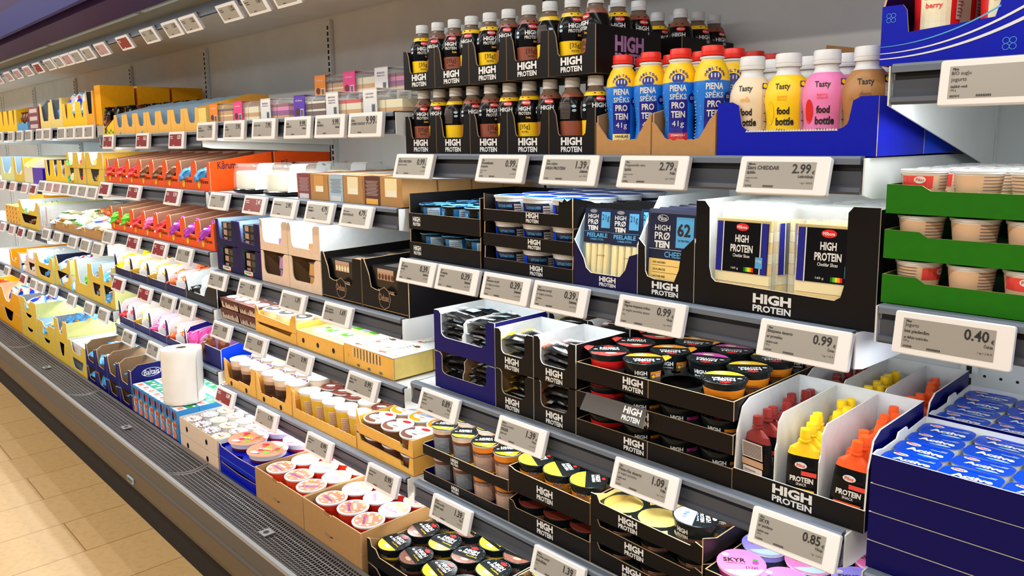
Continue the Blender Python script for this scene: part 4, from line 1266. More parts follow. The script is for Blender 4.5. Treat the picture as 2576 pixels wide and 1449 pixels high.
# ================================================================ protein bay, second shelf
for q, z in enumerate((1.238, 1.3165)):
    w_ = f'the {("lower", "upper")[q]} left black tray'
    carton('display_tray', f'{("lower", "upper")[q]} black tray of blue quark cups, left of the cottage cheese', 'display tray', -1.712, -1.422, z, .40, [(0, .043), (.02, .043), (.92, .043), (.925, .043), (1, .043)], [(0, .043), (.01, .076), (1, .076)] if q == 0 else [(0, .044), (.004, .095), (1, .095)], 'black', 'blackin', deco=hp(.12, .021, .032, .026), group='black quark trays')
    for j in range(4 if q else 1):
        for c in range(3): put('quark', 'quark_cup', f'blue lidded quark cup, {col_word(c, 3)} of the {row_word(j)} row in {w_}', 'quark cup', (-1.712+.050+.094*c, 1.256+.052+.094*j, z+.004), .6+R.uniform(-.5, .4), 'blue quark cups')
for q, z in enumerate((1.238, 1.2985, 1.359)):
    nm = ('bottom', 'middle', 'top')[q]
    carton('display_tray', f'{nm} black tray of the cottage cheese stack', 'display tray', -1.409, -1.119, z, .42, [(0, .030), (.3, .030), (.86, .030), (1, .030)] if q < 2 else [(0, .028), (.86, .028), (.865, .058), (.90, .056), (.92, .064), (.95, .058), (1, .066)],
           [(0, .03), (.01, .058), (1, .058)] if q < 2 else [(0, .066), (.15, .055), (.3, .035), (1, .035)], 'black', 'blackin', deco=hp((.62, .60, .58)[q], .015, .040, .024), group='black cottage cheese trays')
    for j in range(4 if q == 2 else 1):
        for c in range(3): put('cottage', 'cottage_cheese_cup', f'cottage cheese cup, {col_word(c, 3)} of the {row_word(j)} row in the {nm} tray', 'cottage cheese cup', (-1.409+.049+.0955*c, 1.256+.053+.0965*j, z+.004), .5+R.uniform(-.3, .3), 'cottage cheese cups')
carton('display_carton', 'black carton of film packed cheese sticks', 'carton', -1.114, -.944, 1.238, .30, [(0, .100), (.16, .060), (.20, .040), (.28, .030), (.74, .030), (.82, .045), (.88, .075), (1, .082)], [(0, .10), (.15, .165), (1, .165)], 'indigo', 'lightblue', deco=hp(.55, .015, .044, .022), edge='edgew')
for j in range(4):
    for c in range(2): put('stick_pack', 'cheese_stick_pack', f'pack of peelable cheese sticks, {col_word(c, 2)} of the {row_word(j)} row', 'cheese pack', (-1.065+.074*c, 1.272+.045*j, 1.2425), .12, 'cheese stick packs', (-.10, 0, .10+.05*c))
carton('display_carton', 'black carton of dark sliced cheese packs', 'carton', -.941, -.811, 1.238, .34, [(0, .115), (.12, .100), (.13, .05), (.17, .040), (.30, .036), (.66, .036), (.74, .060), (.78, .098), (1, .125)], [(0, .115), (.2, .195), (1, .195)], 'black', 'cardwhite', deco=hp(.50, .018, .062, .028), edge='edgew')
for j in range(7): put('cheese_slab', 'cheese_pack', f'dark flat cheese pack with blue panel, {row_word(j)} in the row', 'cheese pack', (-.874, 1.270+.035*j, 1.2425), 0, 'dark cheese packs', (-.06, 0, .02*(j % 3)))
carton('display_carton', 'large black carton of cheddar slice packs', 'carton', -.808, -.474, 1.238, .33, [(0, .197), (.055, .197), (.085, .185), (.09, .075), (.105, .055), (.13, .048), (.80, .043), (.83, .05), (.845, .07), (.85, .19), (.875, .20), (1, .20)], [(0, .197), (1, .197)], 'black', 'cardwhite', deco=hp(.47, .020, .072, .034), edge='edgew')
for c, (x, a) in enumerate(((-.722, .02), (-.560, .02))):
    for j in range(6): put('cheddar_pack', 'cheddar_pack', f'clear cheddar slice pack, {row_word(j)} of the {("left", "right")[c]} stack in the carton', 'cheese pack', (x+R.uniform(-.003, .003), 1.270+.044*j, 1.2425), 0, 'cheddar slice packs', (-.05, 0, a+R.uniform(-.06, .06)))
for j in range(4): put('cheddar_pack', 'cheddar_pack', f'cheddar pack turned sideways between the stacks, {row_word(j)} of four', 'cheese pack', (-.648+.022*j, 1.34+.02*j, 1.2425), 0, 'cheddar slice packs', (0, 0, 1.25-.05*j))
# ================================================================ third shelf: bar cartons
def bars(kinds, x0, x1, y, z, n, where, seed, layers=3, lean=.25):
    rr = random.Random(seed)
    i = 0
    for q in range(layers):
        for j in range(n):
            k, d = rr.choice(kinds)
            put(k, 'snack_bar', f'{d} snack bar, {ORD[i]} from the bottom in {where}', 'snack bar', ((x0+x1)/2+rr.uniform(-.01, .01), y+.035+.045*j, z+.019*q), 0, f'snack bars in {where}', (rr.uniform(-.15, .15), rr.uniform(-.12, .12), rr.uniform(-lean, lean)))
            i += 1
for q, z in enumerate((.895, .9965)):
    nm = ('lower', 'upper')[q]
    slot = None
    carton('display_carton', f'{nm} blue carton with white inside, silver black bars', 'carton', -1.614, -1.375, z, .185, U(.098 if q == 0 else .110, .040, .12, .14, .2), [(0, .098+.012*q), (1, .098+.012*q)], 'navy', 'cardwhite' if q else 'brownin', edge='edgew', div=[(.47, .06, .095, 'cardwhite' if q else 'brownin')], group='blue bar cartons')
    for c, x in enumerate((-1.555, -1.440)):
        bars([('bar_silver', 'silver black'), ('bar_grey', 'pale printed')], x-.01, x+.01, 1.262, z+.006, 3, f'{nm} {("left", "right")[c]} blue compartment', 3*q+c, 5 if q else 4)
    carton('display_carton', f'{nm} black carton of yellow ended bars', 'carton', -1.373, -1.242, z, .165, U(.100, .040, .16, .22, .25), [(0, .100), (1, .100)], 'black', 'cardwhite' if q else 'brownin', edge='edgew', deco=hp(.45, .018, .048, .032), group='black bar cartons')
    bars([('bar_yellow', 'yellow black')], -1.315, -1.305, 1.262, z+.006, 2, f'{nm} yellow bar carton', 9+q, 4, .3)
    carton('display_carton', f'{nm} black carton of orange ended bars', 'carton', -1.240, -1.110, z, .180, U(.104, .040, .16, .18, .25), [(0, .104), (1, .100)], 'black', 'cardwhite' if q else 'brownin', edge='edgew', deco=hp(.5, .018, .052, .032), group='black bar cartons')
    bars([('bar_orange', 'orange black')], -1.185, -1.175, 1.262, z+.006, 2, f'{nm} orange bar carton', 14+q, 4, .3)
for i, (x0, x1, k) in enumerate(((-1.373, -1.242, 'bar_yellow'), (-1.240, -1.110, 'bar_orange'))):
    for q, z in enumerate((.895, .9965)):
        carton('display_carton', f'rear {("lower", "upper")[q]} {("yellow", "orange")[i]} bar carton behind the front ones', 'carton', x0, x1, z, .17, U(.105, .06, .14, .16), [(0, .104), (1, .104)], 'black', 'cardwhite', y=1.45, edge='edgew', group='black bar cartons')
    for j in range(3): put(k, 'snack_bar', f'{("yellow", "orange")[i]} ended bar on top in the rear carton, {row_word(j)}', 'snack bar', ((x0+x1)/2, 1.49+.04*j, 1.075+.003*j), .4, 'bars in the rear cartons')
# pudding trays with holed decks, three high
for q, z in enumerate((.8945, .960, 1.0255)):
    nm = ('bottom', 'middle', 'top')[q]
    carton('pudding_tray', f'{nm} black tray of foil lidded dessert cups on the third shelf', 'display tray', -1.107, -.719, z, .40, [(0, .038), (.5, .038), (.86, .038), (1, .038)], [(0, .038), (1, .038)], 'black', 'blackin', group='black holed dessert trays',
           deco=(lambda b, W_, y, q=q: hp((.41, .44, .40)[q], .018, .052, .030)(b, W_, y) or b.box(-.0006, .0006, y-.0004, y, 0, .038, 'edge') or b.box(W_*.36, W_*.36+.0008, y-.0004, y, 0, .038, 'edge')), deck=(.034, 4, 4, .050, .0965, .0435, 'lidblack'))
    ks = {(0, 0): 'red', (1, 0): 'orange', (3, 0): 'yellow', (0, 1): 'red', (1, 1): 'orange', (2, 1): 'pink', (3, 1): 'yellow', (0, 2): 'red', (1, 2): 'orange', (2, 2): 'pink', (3, 2): 'yellow', (1, 3): 'red', (2, 3): 'orange', (3, 3): 'pink', (0, 3): 'red'}
    if q < 2: ks = {(i, 0): c for i, c in enumerate(('red', 'orange', 'pink', 'orange'))}
    for (c, j), kn in ks.items():
        put('des_'+kn, 'dessert_cup', f'{kn} black dessert cup, {col_word(c, 4)} of the {row_word(j)} row in {nm} tray', 'dessert cup', (-1.107+.003+.0955*(c+.5), 1.256+.050+.0965*j, z+(.013 if q == 2 else .006)), .45+R.uniform(-.25, .25), 'foil lidded dessert cups')
b = B(); b.prism([(-.062, 0), (.062, .0), (.066, .045), (-.064, .045)], (0, 0, 0), (1, 0, 0), (0, -.6, -.8), .0015, 'kraftin', 'kraftin'); b.prism([(-.062, 0), (.062, 0), (.064, .044), (-.062, .046)], (0, -.0022, .0), (1, 0, 0), (0, -.62, .0) if 0 else (0, -.45, .05), .0015, 'panelgrey', 'kraftin', 'edge')
fl_ = B(); fl_.prism([(-.085, -.040), (.085, -.040), (.080, .0), (-.080, 0)], (0, 0, 0), (1, 0, 0), (0, .45, .89), .002, 'panelgrey', 'kraftin', 'edge')
f_ = flat((0, 0, 0), (1, 0, 0), (0, .45, .89), .0008)
fl_.text('HIGH', f_, .050, -.012, .046, .015, 'white', .045); fl_.text('PROTEIN', f_, .050, -.029, .046, .011, 'white', .035)
t = thing('loose_flap', 'torn black cardboard flap folded over the middle dessert tray', 'cardboard flap', (-.995, 1.2535, 1.002)); part('flap', fl_, t)
# spout pouches, two trays deep
for s_, y in ((0, 1.257), (1, 1.522)):
    nm = ('front', 'rear')[s_]
    carton('pouch_tray', f'{nm} black tray of spout pouches with two white dividers', 'display tray', -.717, -.474, .8945, .255, [(0, .042), (1, .040)], [(0, .045), (.03, .11), (.10, .155), (.2, .167), (1, .167)], 'black', 'cardwhite', y=y, edge='edgew',
           deco=hp(.48, .020, .074, .034), div=[(.333, .11, .162), (.666, .11, .162)], sideout='darkblue', group='black pouch trays')
    for c, (k, d) in enumerate((('pouch_cho', 'dark red capped'), ('pouch_van', 'yellow capped vanilla'), ('pouch_car', 'orange capped caramel'))):
        for j in range(8 if s_ == 0 else 7):
            put(k, 'spout_pouch', f'{d} pouch, {row_word(j)} in its row of the {nm} tray', 'spout pouch', (-.717+.0415+.0805*c+R.uniform(-.004, .004), y+.024+.030*j, .899+.006*(j > 0)*R.random()), 0, 'spout pouches', (R.uniform(-.06, .02), R.uniform(-.10, .10), R.uniform(-.15, .25) if not (c == 0 and j == 0) else 2.9))
# ================================================================ lowest shelf of the protein bay
for q, z in enumerate((.6055, .684)):
    nm = ('lower', 'upper')[q]
    carton('display_tray', f'{nm} black tray of tall mousse cups', 'display tray', -1.680, -1.334, z, .36, [(0, .027), (.85, .027), (1, .030)], [(0, .030), (1, .030)], 'black', 'navy', deco=hp(.40, .013, .030, .020), group='black mousse trays')
    for j in range(4 if q else 1):
        for c in range(4):
            if q and j == 0 and c == 9: continue
            k = 'mousse' if c < 2 else 'mousse_choc'
            put(k, 'mousse_cup', f'tall mousse cup, {col_word(c, 4)} of the {row_word(j)} row in the {nm} tray', 'mousse cup', (-1.680+.0455+.0845*c+(.010 if j % 2 else 0), 1.256+.044+.082*j, z+.004), .6+R.uniform(-.15, .15), 'tall mousse cups')
for q, z in enumerate((.6055, .692)):
    nm = ('lower', 'upper')[q]
    carton('display_tray', f'{nm} black tray of {("brown", "yellow")[q]} lidded pots on the lowest shelf', 'display tray', -1.331, -1.068, z, .40, [(0, .062), (.05, .060), (.09, .045), (1, .045)] if q == 0 else [(0, .062), (.05, .060), (.06, .058), (.10, .056), (1, .052)], [(0, .062), (.25, .084), (1, .084)] if q == 0 else [(0, .062), (1, .06)], 'black', 'blackin', deco=hp(.47, .024, .052, .036), group='black pot trays')
    for j in range(4 if q else 1):
        for c in range(3):
            k = ('pot_yellow' if (j < 1 or c == 0) else 'pot_choc') if q else 'pot_choc'
            put(k, 'dessert_pot', f'{"yellow" if k == "pot_yellow" else "brown"} lidded pot, {col_word(c, 3)} of the {row_word(j)} row in {nm} pot tray', 'dessert pot', (-1.331+.046+.0855*c, 1.256+.049+.094*j, z+(.022 if q else .004)), .6+R.uniform(-.2, .2), 'lidded protein pots')
for q, z in enumerate((.6055, .6605, .7155)):
    nm = ('bottom', 'middle', 'top')[q]
    carton('pudding_tray', f'{nm} black tray of the half empty rice pudding stack', 'display tray', -1.065, -.778, z, .36, [(0, .056), (.06, .056), (.09, .040), (.5, .034), (.90, .030), (.94, .042), (1, .036)], [(0, .054), (.15, .036), (1, .036)], 'black', 'paleyel' if q == 2 else 'blackin', group='black rice pudding trays', deco=hp((.40, .42, .36)[q], .016, .050, .030),
           deck=(.028, 3, 3, .055, .098, .044, 'lidblack'))
    if q < 2:
        for c in range(3): put('pot_choc', 'rice_pudding_cup', f'dark rice pudding cup, {col_word(c, 3)} in the {nm} tray of the stack', 'pudding cup', (-1.065+.049+.094*c, 1.256+.055, z+.004), .6, 'rice pudding cups')
put('rice_pot', 'rice_pudding_cup', 'white and black lidded rice pudding cup tilted in the front', 'pudding cup', (-.833, 1.312, .7195), 0, None, (-.03, .03, .0))
for i, (x, y) in enumerate(((-.828, 1.415), (-.922, 1.512), (-.828, 1.512), (-1.018, 1.512))): put('rice_brown', 'rice_pudding_cup', f'brown lidded rice pudding cup behind the white one, {ORD[i]} counted', 'pudding cup', (x, y, .7215), 0, 'brown rice pudding cups', (.04, -.06, .5))
for q, z in enumerate((.6055, .672)):
    nm = ('lower', 'upper')[q]
    carton('skyr_tray', f'{nm} dark tray of pink and lilac skyr cups', 'display tray', -.772, -.490, z, .40, [(0, .038), (1, .038)], [(0, .038), (1, .038)], 'black', 'blackin', deck=(.034, 3, 4, .052, .098, .043, 'lidblack'), group='dark skyr trays')
for j in range(4):
    for c in range(3):
        k = 'skyr_pink' if j == 0 else ('skyr_lilac' if (c+j) % 2 else 'skyr_pink')
        put(k, 'skyr_cup', f'{"pink" if k == "skyr_pink" else "lilac"} skyr cup, {col_word(c, 3)} of the {row_word(j)} row', 'skyr cup', (-.772+.049+.094*c, 1.256+.052+.098*j, .6765), .1, 'skyr cups', (.05*(j == 0), .04*(j == 0), .1))
# ================================================================ bottom deck below: black pudding trays
for i, (x0, x1) in enumerate(((-1.712, -1.322), (-1.318, -.928), (-.924, -.540))):
    for q, z in enumerate((.3635, .4155)):
        nm = ('lower', 'upper')[q]
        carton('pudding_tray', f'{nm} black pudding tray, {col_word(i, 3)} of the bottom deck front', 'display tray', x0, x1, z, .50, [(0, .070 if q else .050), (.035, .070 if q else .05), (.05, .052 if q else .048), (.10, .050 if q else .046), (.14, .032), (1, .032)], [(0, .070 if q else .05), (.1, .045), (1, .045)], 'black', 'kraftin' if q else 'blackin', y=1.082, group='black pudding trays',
               deck=(.026, 4, 5, .056, .098, .044, 'bottleblack') if q else None)
    for j in range(5):
        for c in range(4):
            if i == 2 and j > 1: continue
            k = 'pud_van' if (c+j) % 2 == 0 else 'pud_choc'
            put(k, 'pudding_cup', f'{"yellow" if k == "pud_van" else "brown"} black pudding lid, {col_word(c, 4)} of the {row_word(j)} row, {col_word(i, 3)} tray', 'pudding cup', (x0+.003+.096*(c+.5), 1.082+.056+.098*j, .4195), .5+R.uniform(-.35, .15), 'black lidded pudding cups', (R.uniform(-.03, .03), R.uniform(-.03, .03), .45+R.uniform(-.45, .1)))
# ================================================================ cake and dessert bay
def slice_kind(kind, kl, word, cakes):
    def f():
        b = B()
        b.loft([[(x, y, z) for x, y in ((-.090, -.055), (.090, -.055), (.090, .055), (-.090, .055))] for x_, z in ((0, 0), (0, .045))], 'film', 'film')
        b.loft([[(-.090, -.055, .045), (.090, -.055, .045), (.090, .055, .045), (-.090, .055, .045)], [(-.084, -.045, .066), (.084, -.045, .066), (.084, .05, .066), (-.084, .05, .066)]], 'film', None, 'film')
        s = B()
        for q in range(2):
            x0 = -.080+.082*q
            h = 0.003
            for k, t in cakes: s.box(x0, x0+.076, -.046, .045, h, h+t, k); h += t
        l = B(); l.box(-.094, -.026, -.058, -.0555, 0, .060, kl); l.box(-.094, -.026, -.058, .056, .068, .0695, kl)
        l.prism([(-.094, .060), (-.026, .060), (-.026, .0690), (-.094, .0690)], (0, -.057, 0), (1, 0, 0), (0, .0, 1), .001, kl)
        f_ = FRONT(-.058, .0005); ik = 'white' if kl != 'white' else 'lidplum'
        for i, wd in enumerate(word): l.text(wd, f_, -.060, .053-.008*i, .040, .006, ik, .01)
        l.quad(f_, -.042, .014, .020, .024, 'white' if kl != 'white' else 'cardwhite')
        for q in range(7): l.quad(FRONT(-.058, .0009), -.049+.0023*q, .014, .0012, .020, 'ink')
        if kl != 'white': l.oval(f_, -.072, .018, .026, .022, 'cakebrown')
        return [('clear_box', b, []), ('cake', s, []), ('paper_sleeve', l, [])]
    PRO[kind] = f
slice_kind('slice_orange', 'sliceorange', ['KŪKA'], [('cakegold', .018), ('cream', .005), ('cakegold', .014), ('cakebrown', .008)])
slice_kind('slice_pink', 'pink', ['KŪKA'], [('cream', .010), ('cakegold', .014), ('cream', .020)])
slice_kind('slice_berry', 'white', ['MUSTIKAKOOK', 'MELLEŅU KŪKA'], [('cakegold', .008), ('cakepurple', .016), ('bpink', .012), ('plum', .010)])
slice_kind('slice_violet', 'violet', ['KŪKA'], [('cakebrown', .014), ('cakewhite', .006), ('cakebrown', .018), ('cakewhite', .006)])
slice_kind('slice_cherry', 'white', ['MARJA', 'ŠOKOLAADIKOOK', 'ZEMEŅU KŪKA'], [('cakegold', .012), ('cream', .018), ('red', .010)])
slice_kind('slice_gold', 'white', ['JUUSTUKOOK', 'SIERA KŪKA'], [('cakegold', .010), ('lidpale', .022)])
SL = [('slice_orange', 'orange sleeved layer cake'), ('slice_pink', 'pink sleeved cream cake'), ('slice_berry', 'white sleeved blueberry cake'), ('slice_violet', 'violet sleeved chocolate cake'), ('slice_cherry', 'white sleeved cherry cake'), ('slice_gold', 'white sleeved cheesecake')]
SX = [-2.872, -2.665, -2.452, -2.222, -2.024, -1.822]
for j in range(4):
    for c, ((k, d), x) in enumerate(zip(SL, SX)):
        put(k, 'boxed_cake', f'{d}, {col_word(c, 6)} of the {row_word(j)} row on the shelf', 'cake box', (x, 1.256+.060+.118*j, 1.6315), 0, 'boxed cake slices')
for c, (k, d) in enumerate(SL[:4]):
    put(k, 'boxed_cake', f'{d} stacked on the second tier, {col_word(c, 4)} of four', 'cake box', (-2.290+.178*c, 1.256+.060+.118*1, 1.7035), 0, 'boxed cake slices')
# cheesecakes under clear domes
@proto('dome_cake')
def _():
    b = B(); b.lathe([(.112, 0, 'bottleblack'), (.118, .004, 'bottleblack'), (.118, .010, 'bottleblack'), (.112, .014, 'bottleblack')], 32); b.disc(.112, .012, 'bottleblack', 32)
    c = B(); c.lathe([(.102, .013, 'cakewhite'), (.103, .030, 'cakewhite'), (.102, .072, 'cakewhite'), (.098, .077, 'cakewhite'), (.0, .078, 'cream')], 32)
    for i in range(40):
        a, q = R.uniform(0, 6.28), R.uniform(0, .085); c.oval(TOP(.0785, .0006), q*math.cos(a), q*math.sin(a), .008, .006, R.choice(['cakebrown', 'plum', 'cakegold']), 6)
    d = B(); d.lathe([(.114, .012, 'film'), (.112, .06, 'film'), (.106, .096, 'film'), (.098, .104, 'film'), (.096, .102, 'film'), (.0, .102, 'film')], 40)
    for i in range(40):
        a = 6.28318*i/40; d.oval(TOP(.104, .0006), .100*math.cos(a), .100*math.sin(a), .008, .008, 'capwhite', 6)
    s = B()
    pr = [(-.122, .010), (-.116, .060), (-.108, .099), (-.098, .1065), (.098, .1065), (.108, .099)]
    for (y0, z0), (y1, z1) in zip(pr, pr[1:]): s.add([(.072, y0+.028 if y0 < 0 else y0-.028, z0), (.106, y0+.07 if y0 < 0 else y0-.07, z0), (.106, y1+.07 if y1 < 0 else y1-.07, z1), (.072, y1+.028 if y1 < 0 else y1-.028, z1)], [(0, 1, 2, 3)], 'capwhite')
    return [('black_base', b, []), ('cheesecake', c, []), ('clear_dome', d, []), ('paper_sleeve', s, [])]
DN = [-2.79, -2.545, -2.40]
i = 0
for j in range(2):
    for c in range(2):
        put('dome_cake', 'domed_cheesecake', f'round cheesecake under a clear dome, {col_word(c, 2)} of the {row_word(j)} row', 'cake', (-2.800+.245*c, 1.256+.128+.245*j, 1.3715), .15, 'domed cheesecakes')
def winbox(kind, ks, win, txt):
    def f():
        b = B(); b.prism([(-.096, 0), (.096, 0), (.090, .082), (-.100, .082)], (0, -.060, 0), (1, 0, 0), (0, 0, 1), .12, 'kraft', 'kraft', 'kraft')
        f0, f1, f2 = FRONT(-.060, .0006), FRONT(-.060, .0012), FRONT(-.060, .0018)
        b.quad(f0, .040, .052, .058, .052, win); b.quad(f1, .044, .036, .046, .018, 'cakewhite' if win != 'cakebrown' else 'cakegold')
        s = B(); s.quad(f1, -.052, .041, .078, .0815, ks); s.quad(TOP(.0822, .0006), -.052, 0, .078, .118, ks)
        s.quad(TOP(.0822, .0012), -.052, -.02, .030, .05, 'cardwhite')
        for q in range(11): s.quad(f2, -.052, .068-.004*q, .064-.008*(q % 3), .0012, txt)
        s.quad(f2, -.052, .010, .060, .016, 'gold' if ks == 'cakebrown' else 'cardwhite')
        return [('box_body', b, []), ('paper_band', s, [])]
    PRO[kind] = f
winbox('dessert_plum', 'plum', 'cakegold', 'lblgrey'); winbox('dessert_blue', 'lightblue', 'lidpale', 'txtgrey'); winbox('dessert_brown', 'cakebrown', 'cheesepale', 'lblgrey')
for j in range(4):
    for c, (k, d) in enumerate((('dessert_plum', 'plum banded'), ('dessert_blue', 'pale blue banded'), ('dessert_brown', 'dark brown banded'))):
        put(k, 'dessert_box', f'{d} kraft dessert box with window, {row_word(j)} row', 'dessert box', (-2.222+.194*c, 1.256+.062+.128*j, 1.3715), 0, 'kraft dessert boxes')
# dark, white and black cartons
for q, z in enumerate((1.0645, 1.166)):
    for c, (x0, x1) in enumerate(((-2.978, -2.796), (-2.793, -2.610))):
        nm = f'{("lower", "upper")[q]} {("left", "right")[c]}'
        carton('display_carton', f'{nm} indigo carton of dark dessert packs with flag sign', 'carton', x0, x1, z, .30, [(0, .098), (.12, .098), (.20, .025), (.75, .020), (.78, .098), (1, .098)], [(0, .099), (1, .099)], 'indigo', 'lightblue', edge='violet', group='indigo cartons',
               deco=(lambda b, W_, y: (b.quad(FRONT(y), -.01, .012, .07, .016, 'cream'), b.text('ITALIAMO', FRONT(y, .0012), -.01, .014, .05, .006, 'txtgrey', .02), b.quad(FRONT(y, .0012), -.035, .004, .02, .006, 'green'), b.quad(FRONT(y, .0012), .015, .004, .02, .006, 'red'))) if q == 0 else None)
        for i in range(3):
            b = B(); b.box(-.062, .062, -.05, .05, 0, .026, 'foilblack'); b.quad(FRONT(-.05), -.03, .014, .03, .02, 'cuptan'); b.quad(FRONT(-.05), .025, .013, .05, .018, 'panelgrey')
            t = thing('dessert_pack', f'flat dark dessert pack, {ORD[i]} from the bottom in the {nm} indigo carton', 'dessert pack', ((x0+x1)/2, 1.318, z+.005+.028*i), group='dark dessert packs'); part('pack', b, t)
for q, z in enumerate((1.0645, 1.177)):
    for c, (x0, x1) in enumerate(((-2.604, -2.403), (-2.400, -2.192))):
        nm = f'{("lower", "upper")[q]} {("left", "right")[c]}'
        carton('display_carton', f'{nm} pale carton with a rounded cut-out front', 'carton', x0, x1, z, .46, U(.110, .030, .10, .20, .3, 4, .01), [(0, .110), (1, .110)], 'beige', 'cardwhite' if q else 'brownin', edge='edgew', group='pale cartons', sideout='cardwhite')
        for i in range(1+(q == 0)):
            b = B(); k = 'lilac' if c == 0 else 'cakegold'; b.prism([(-.03, 0), (.03, 0), (.022, .040), (-.022, .040)], (0, -.02, 0), (1, 0, 0), (0, 0, 1), .10, k); b.prism([(-.026, .040), (.026, .040), (.026, .044), (-.026, .044)], (0, -.022, 0), (1, 0, 0), (0, 0, 1), .10, 'film')
            t = thing('dessert_tub', f'{"lilac" if c == 0 else "tan"} tub in the {nm} pale carton, {ORD[i]} up', 'dessert tub', ((x0+x1)/2+.015, 1.30, z+.004+.046*i)); part('tub', b, t)
def deluxe(b, W_, y):
    f0, f1, f2 = FRONT(y), FRONT(y, .0011), FRONT(y, .0016)
    b.oval(f0, 0, .040, .062, .066, 'cuptan', 8); b.oval(f1, 0, .040, .058, .062, 'black', 8); b.text('Deluxe', f2, 0, .042, .046, .020, 'cuptan', .0)
    b.quad(f0, 0, .006, W_*.98, .0012, 'gold')
for c, (x0, x1) in enumerate(((-2.187, -1.960), (-1.956, -1.726))):
    carton('display_carton', f'{("left", "right")[c]} black carton of chocolate trays with oval emblem', 'carton', x0, x1, 1.0645, .50, [(0, .145), (.05, .145), (.16, .10), (.20, .065), (.30, .060), (.72, .055), (.78, .062), (.80, .140), (1, .140)], [(0, .142), (1, .150)], 'black', 'blackin', deco=deluxe, group='black chocolate cartons')
    for j in range(4):
        for q in range(2):
            b = B(); b.box(-.088, .088, -.055, .055, 0, .060, 'foilblack'); b.quad(FRONT(-.055), -.005, .040, .080, .032, 'cuptan')
            for i in range(5): b.oval(FRONT(-.055, .0012), -.035+.016*i, .034, .012, .018, ('cream' if c == 0 else 'cakebrown'), 8)
            b.quad(FRONT(-.055, .0018), -.005, .052, .080, .010, 'film'); b.quad(TOP(.060), 0, 0, .10, .06, 'panelgrey'); b.oval(TOP(.060, .0012), .02, 0, .05, .03, 'cuptan', 10)
            if j and q == 0: continue
            t = thing('chocolate_tray', f'black windowed sweet tray, {("bottom", "top")[q]} layer, {row_word(j)} row of {("left", "right")[c]} black carton', 'sweet tray', ((x0+x1)/2-.005, 1.256+.068+.117*j, 1.0680+.0615*q), group='windowed sweet trays'); part('box_body', b, t)
# chocolate milk packs, kraft trays, cartons
for q in range(2):
    for c in range(2):
        b = B(); x0, x1 = -.078, .078
        r0 = [(x0+.008, -.075, 0), (x1-.008, -.075, 0), (x1-.008, .075, 0), (x0+.008, .075, 0)]; r1 = [(x0, -.08, .040), (x1, -.08, .040), (x1, .08, .040), (x0, .08, .040)]
        b.loft([r0, r1], 'cakebrown', 'cakebrown', 'cakebrown', False)
        rr = random.Random(c+2*q)
        for i in range(9): b.add([(x0+.012+.016*i, -.0757, .002), (x0+.026+.016*i, -.0757, .002), (x0+.024+.016*i, -.0785, .010+rr.uniform(0, .018)), (x0+.014+.016*i, -.0785, .010+rr.uniform(0, .018))], [(0, 1, 2, 3)], 'cupbeige')
        l = B()
        for (px, py) in ((-.038, -.038), (.040, -.038), (-.038, .040), (.040, .040)): l.oval(TOP(.0405, .0012), px, py, .070, .055, 'lidwhite', 16); l.oval(TOP(.0405, .0018), px+.01, py, .04, .022, 'lightblue', 10)
        t = thing('yogurt_multipack', f'brown splash four-cup pack, {("lower", "upper")[q]} {("left", "right")[c]} at the shelf end', 'multipack', (-2.916+.160*c, 1.340, .8665+.0425*q), group='brown splash multipacks'); part('cup_block', b, t); part('foil_lids', l, t)
cup_kind('layer_lid', .046, .036, .040, 'cream', 'lidpale', decol=lambda l, fn, f2, r: (wedge(l, fn, r*.8, 0, 6.28, 'panelgrey', 20), l.oval(f2, 0, 0, .9*r, .5*r, 'lightblue')))
for q, z in enumerate((.8665, .9055)):
    carton('display_tray', f'{("lower", "upper")[q]} mustard tray of cream dessert cups', 'display tray', -2.680, -2.376, z, .40, [(0, .038+.025*q), (.05, .038+.02*q), (.10, .030), (.85, .022), (.90, .038+.02*q), (1, .038+.025*q)], [(0, .036), (1, .036)], 'gold', 'gold', group='mustard dessert trays')
for j in range(4):
    for c in range(3): put('layer_lid', 'dessert_cup', f'cream dessert cup with grey lid, {col_word(c, 3)} of the {row_word(j)} row', 'dessert cup', (-2.680+.052+.1*c, 1.256+.055+.098*j, .9095), 0, 'grey lidded cream cups')
def holes(xs_, k='black', z=.026, r=.016):
    def f(b, W_, y):
        for u in xs_: b.oval(FRONT(y), -W_/2+W_*u, z, r, r*1.1, k, 14)
    return f
b = B()
for i in range(6):
    for j in range(5):
        b.box(-.140+.047*i, -.096+.047*i, -.145+.082*j, -.066+.082*j, 0, .046, 'lidpale')
        f_ = TOP(.046)
        b.quad(f_, -.118+.047*i, -.105+.082*j, .036, .03, R.choice(['lightblue', 'foilgreen', 'lidpale', 'cupkraft'])); b.quad(TOP(.046, .0012), -.112+.047*i, -.095+.082*j, .02, .02, R.choice(['lidwhite', 'milkgreen', 'lightblue']))
carton('holed_carton', 'mustard carton with three round holes full of pale green packs', 'carton', -2.373, -2.078, .8665, .43, [(0, .056), (1, .056)], [(0, .056), (1, .056)], 'gold', 'lime', deco=holes((.15, .47, .8)))
t = thing('dessert_packs', 'pale blue and green printed dessert packs filling the holed mustard carton', 'dessert packs', (-2.2255, 1.256+.215-.02, .8700)); part('pack_tops', b, t)
def mont(b, W_, y):
    f0 = FRONT(y)
    for i in range(18): b.quad(f0, -W_*.30+W_*.032*i, .045, W_*.012, .036-.001*abs(i-9), 'bottleblack' if i % 2 else 'lidwhite')
    for cx in (-.42,): b.oval(f0, W_*cx, .030, .010, .012, 'mustard', 10)
    for u in (.30, .52, .75): b.quad(f0, -W_/2+W_*u, .008, .014, .008, 'cupgrey')
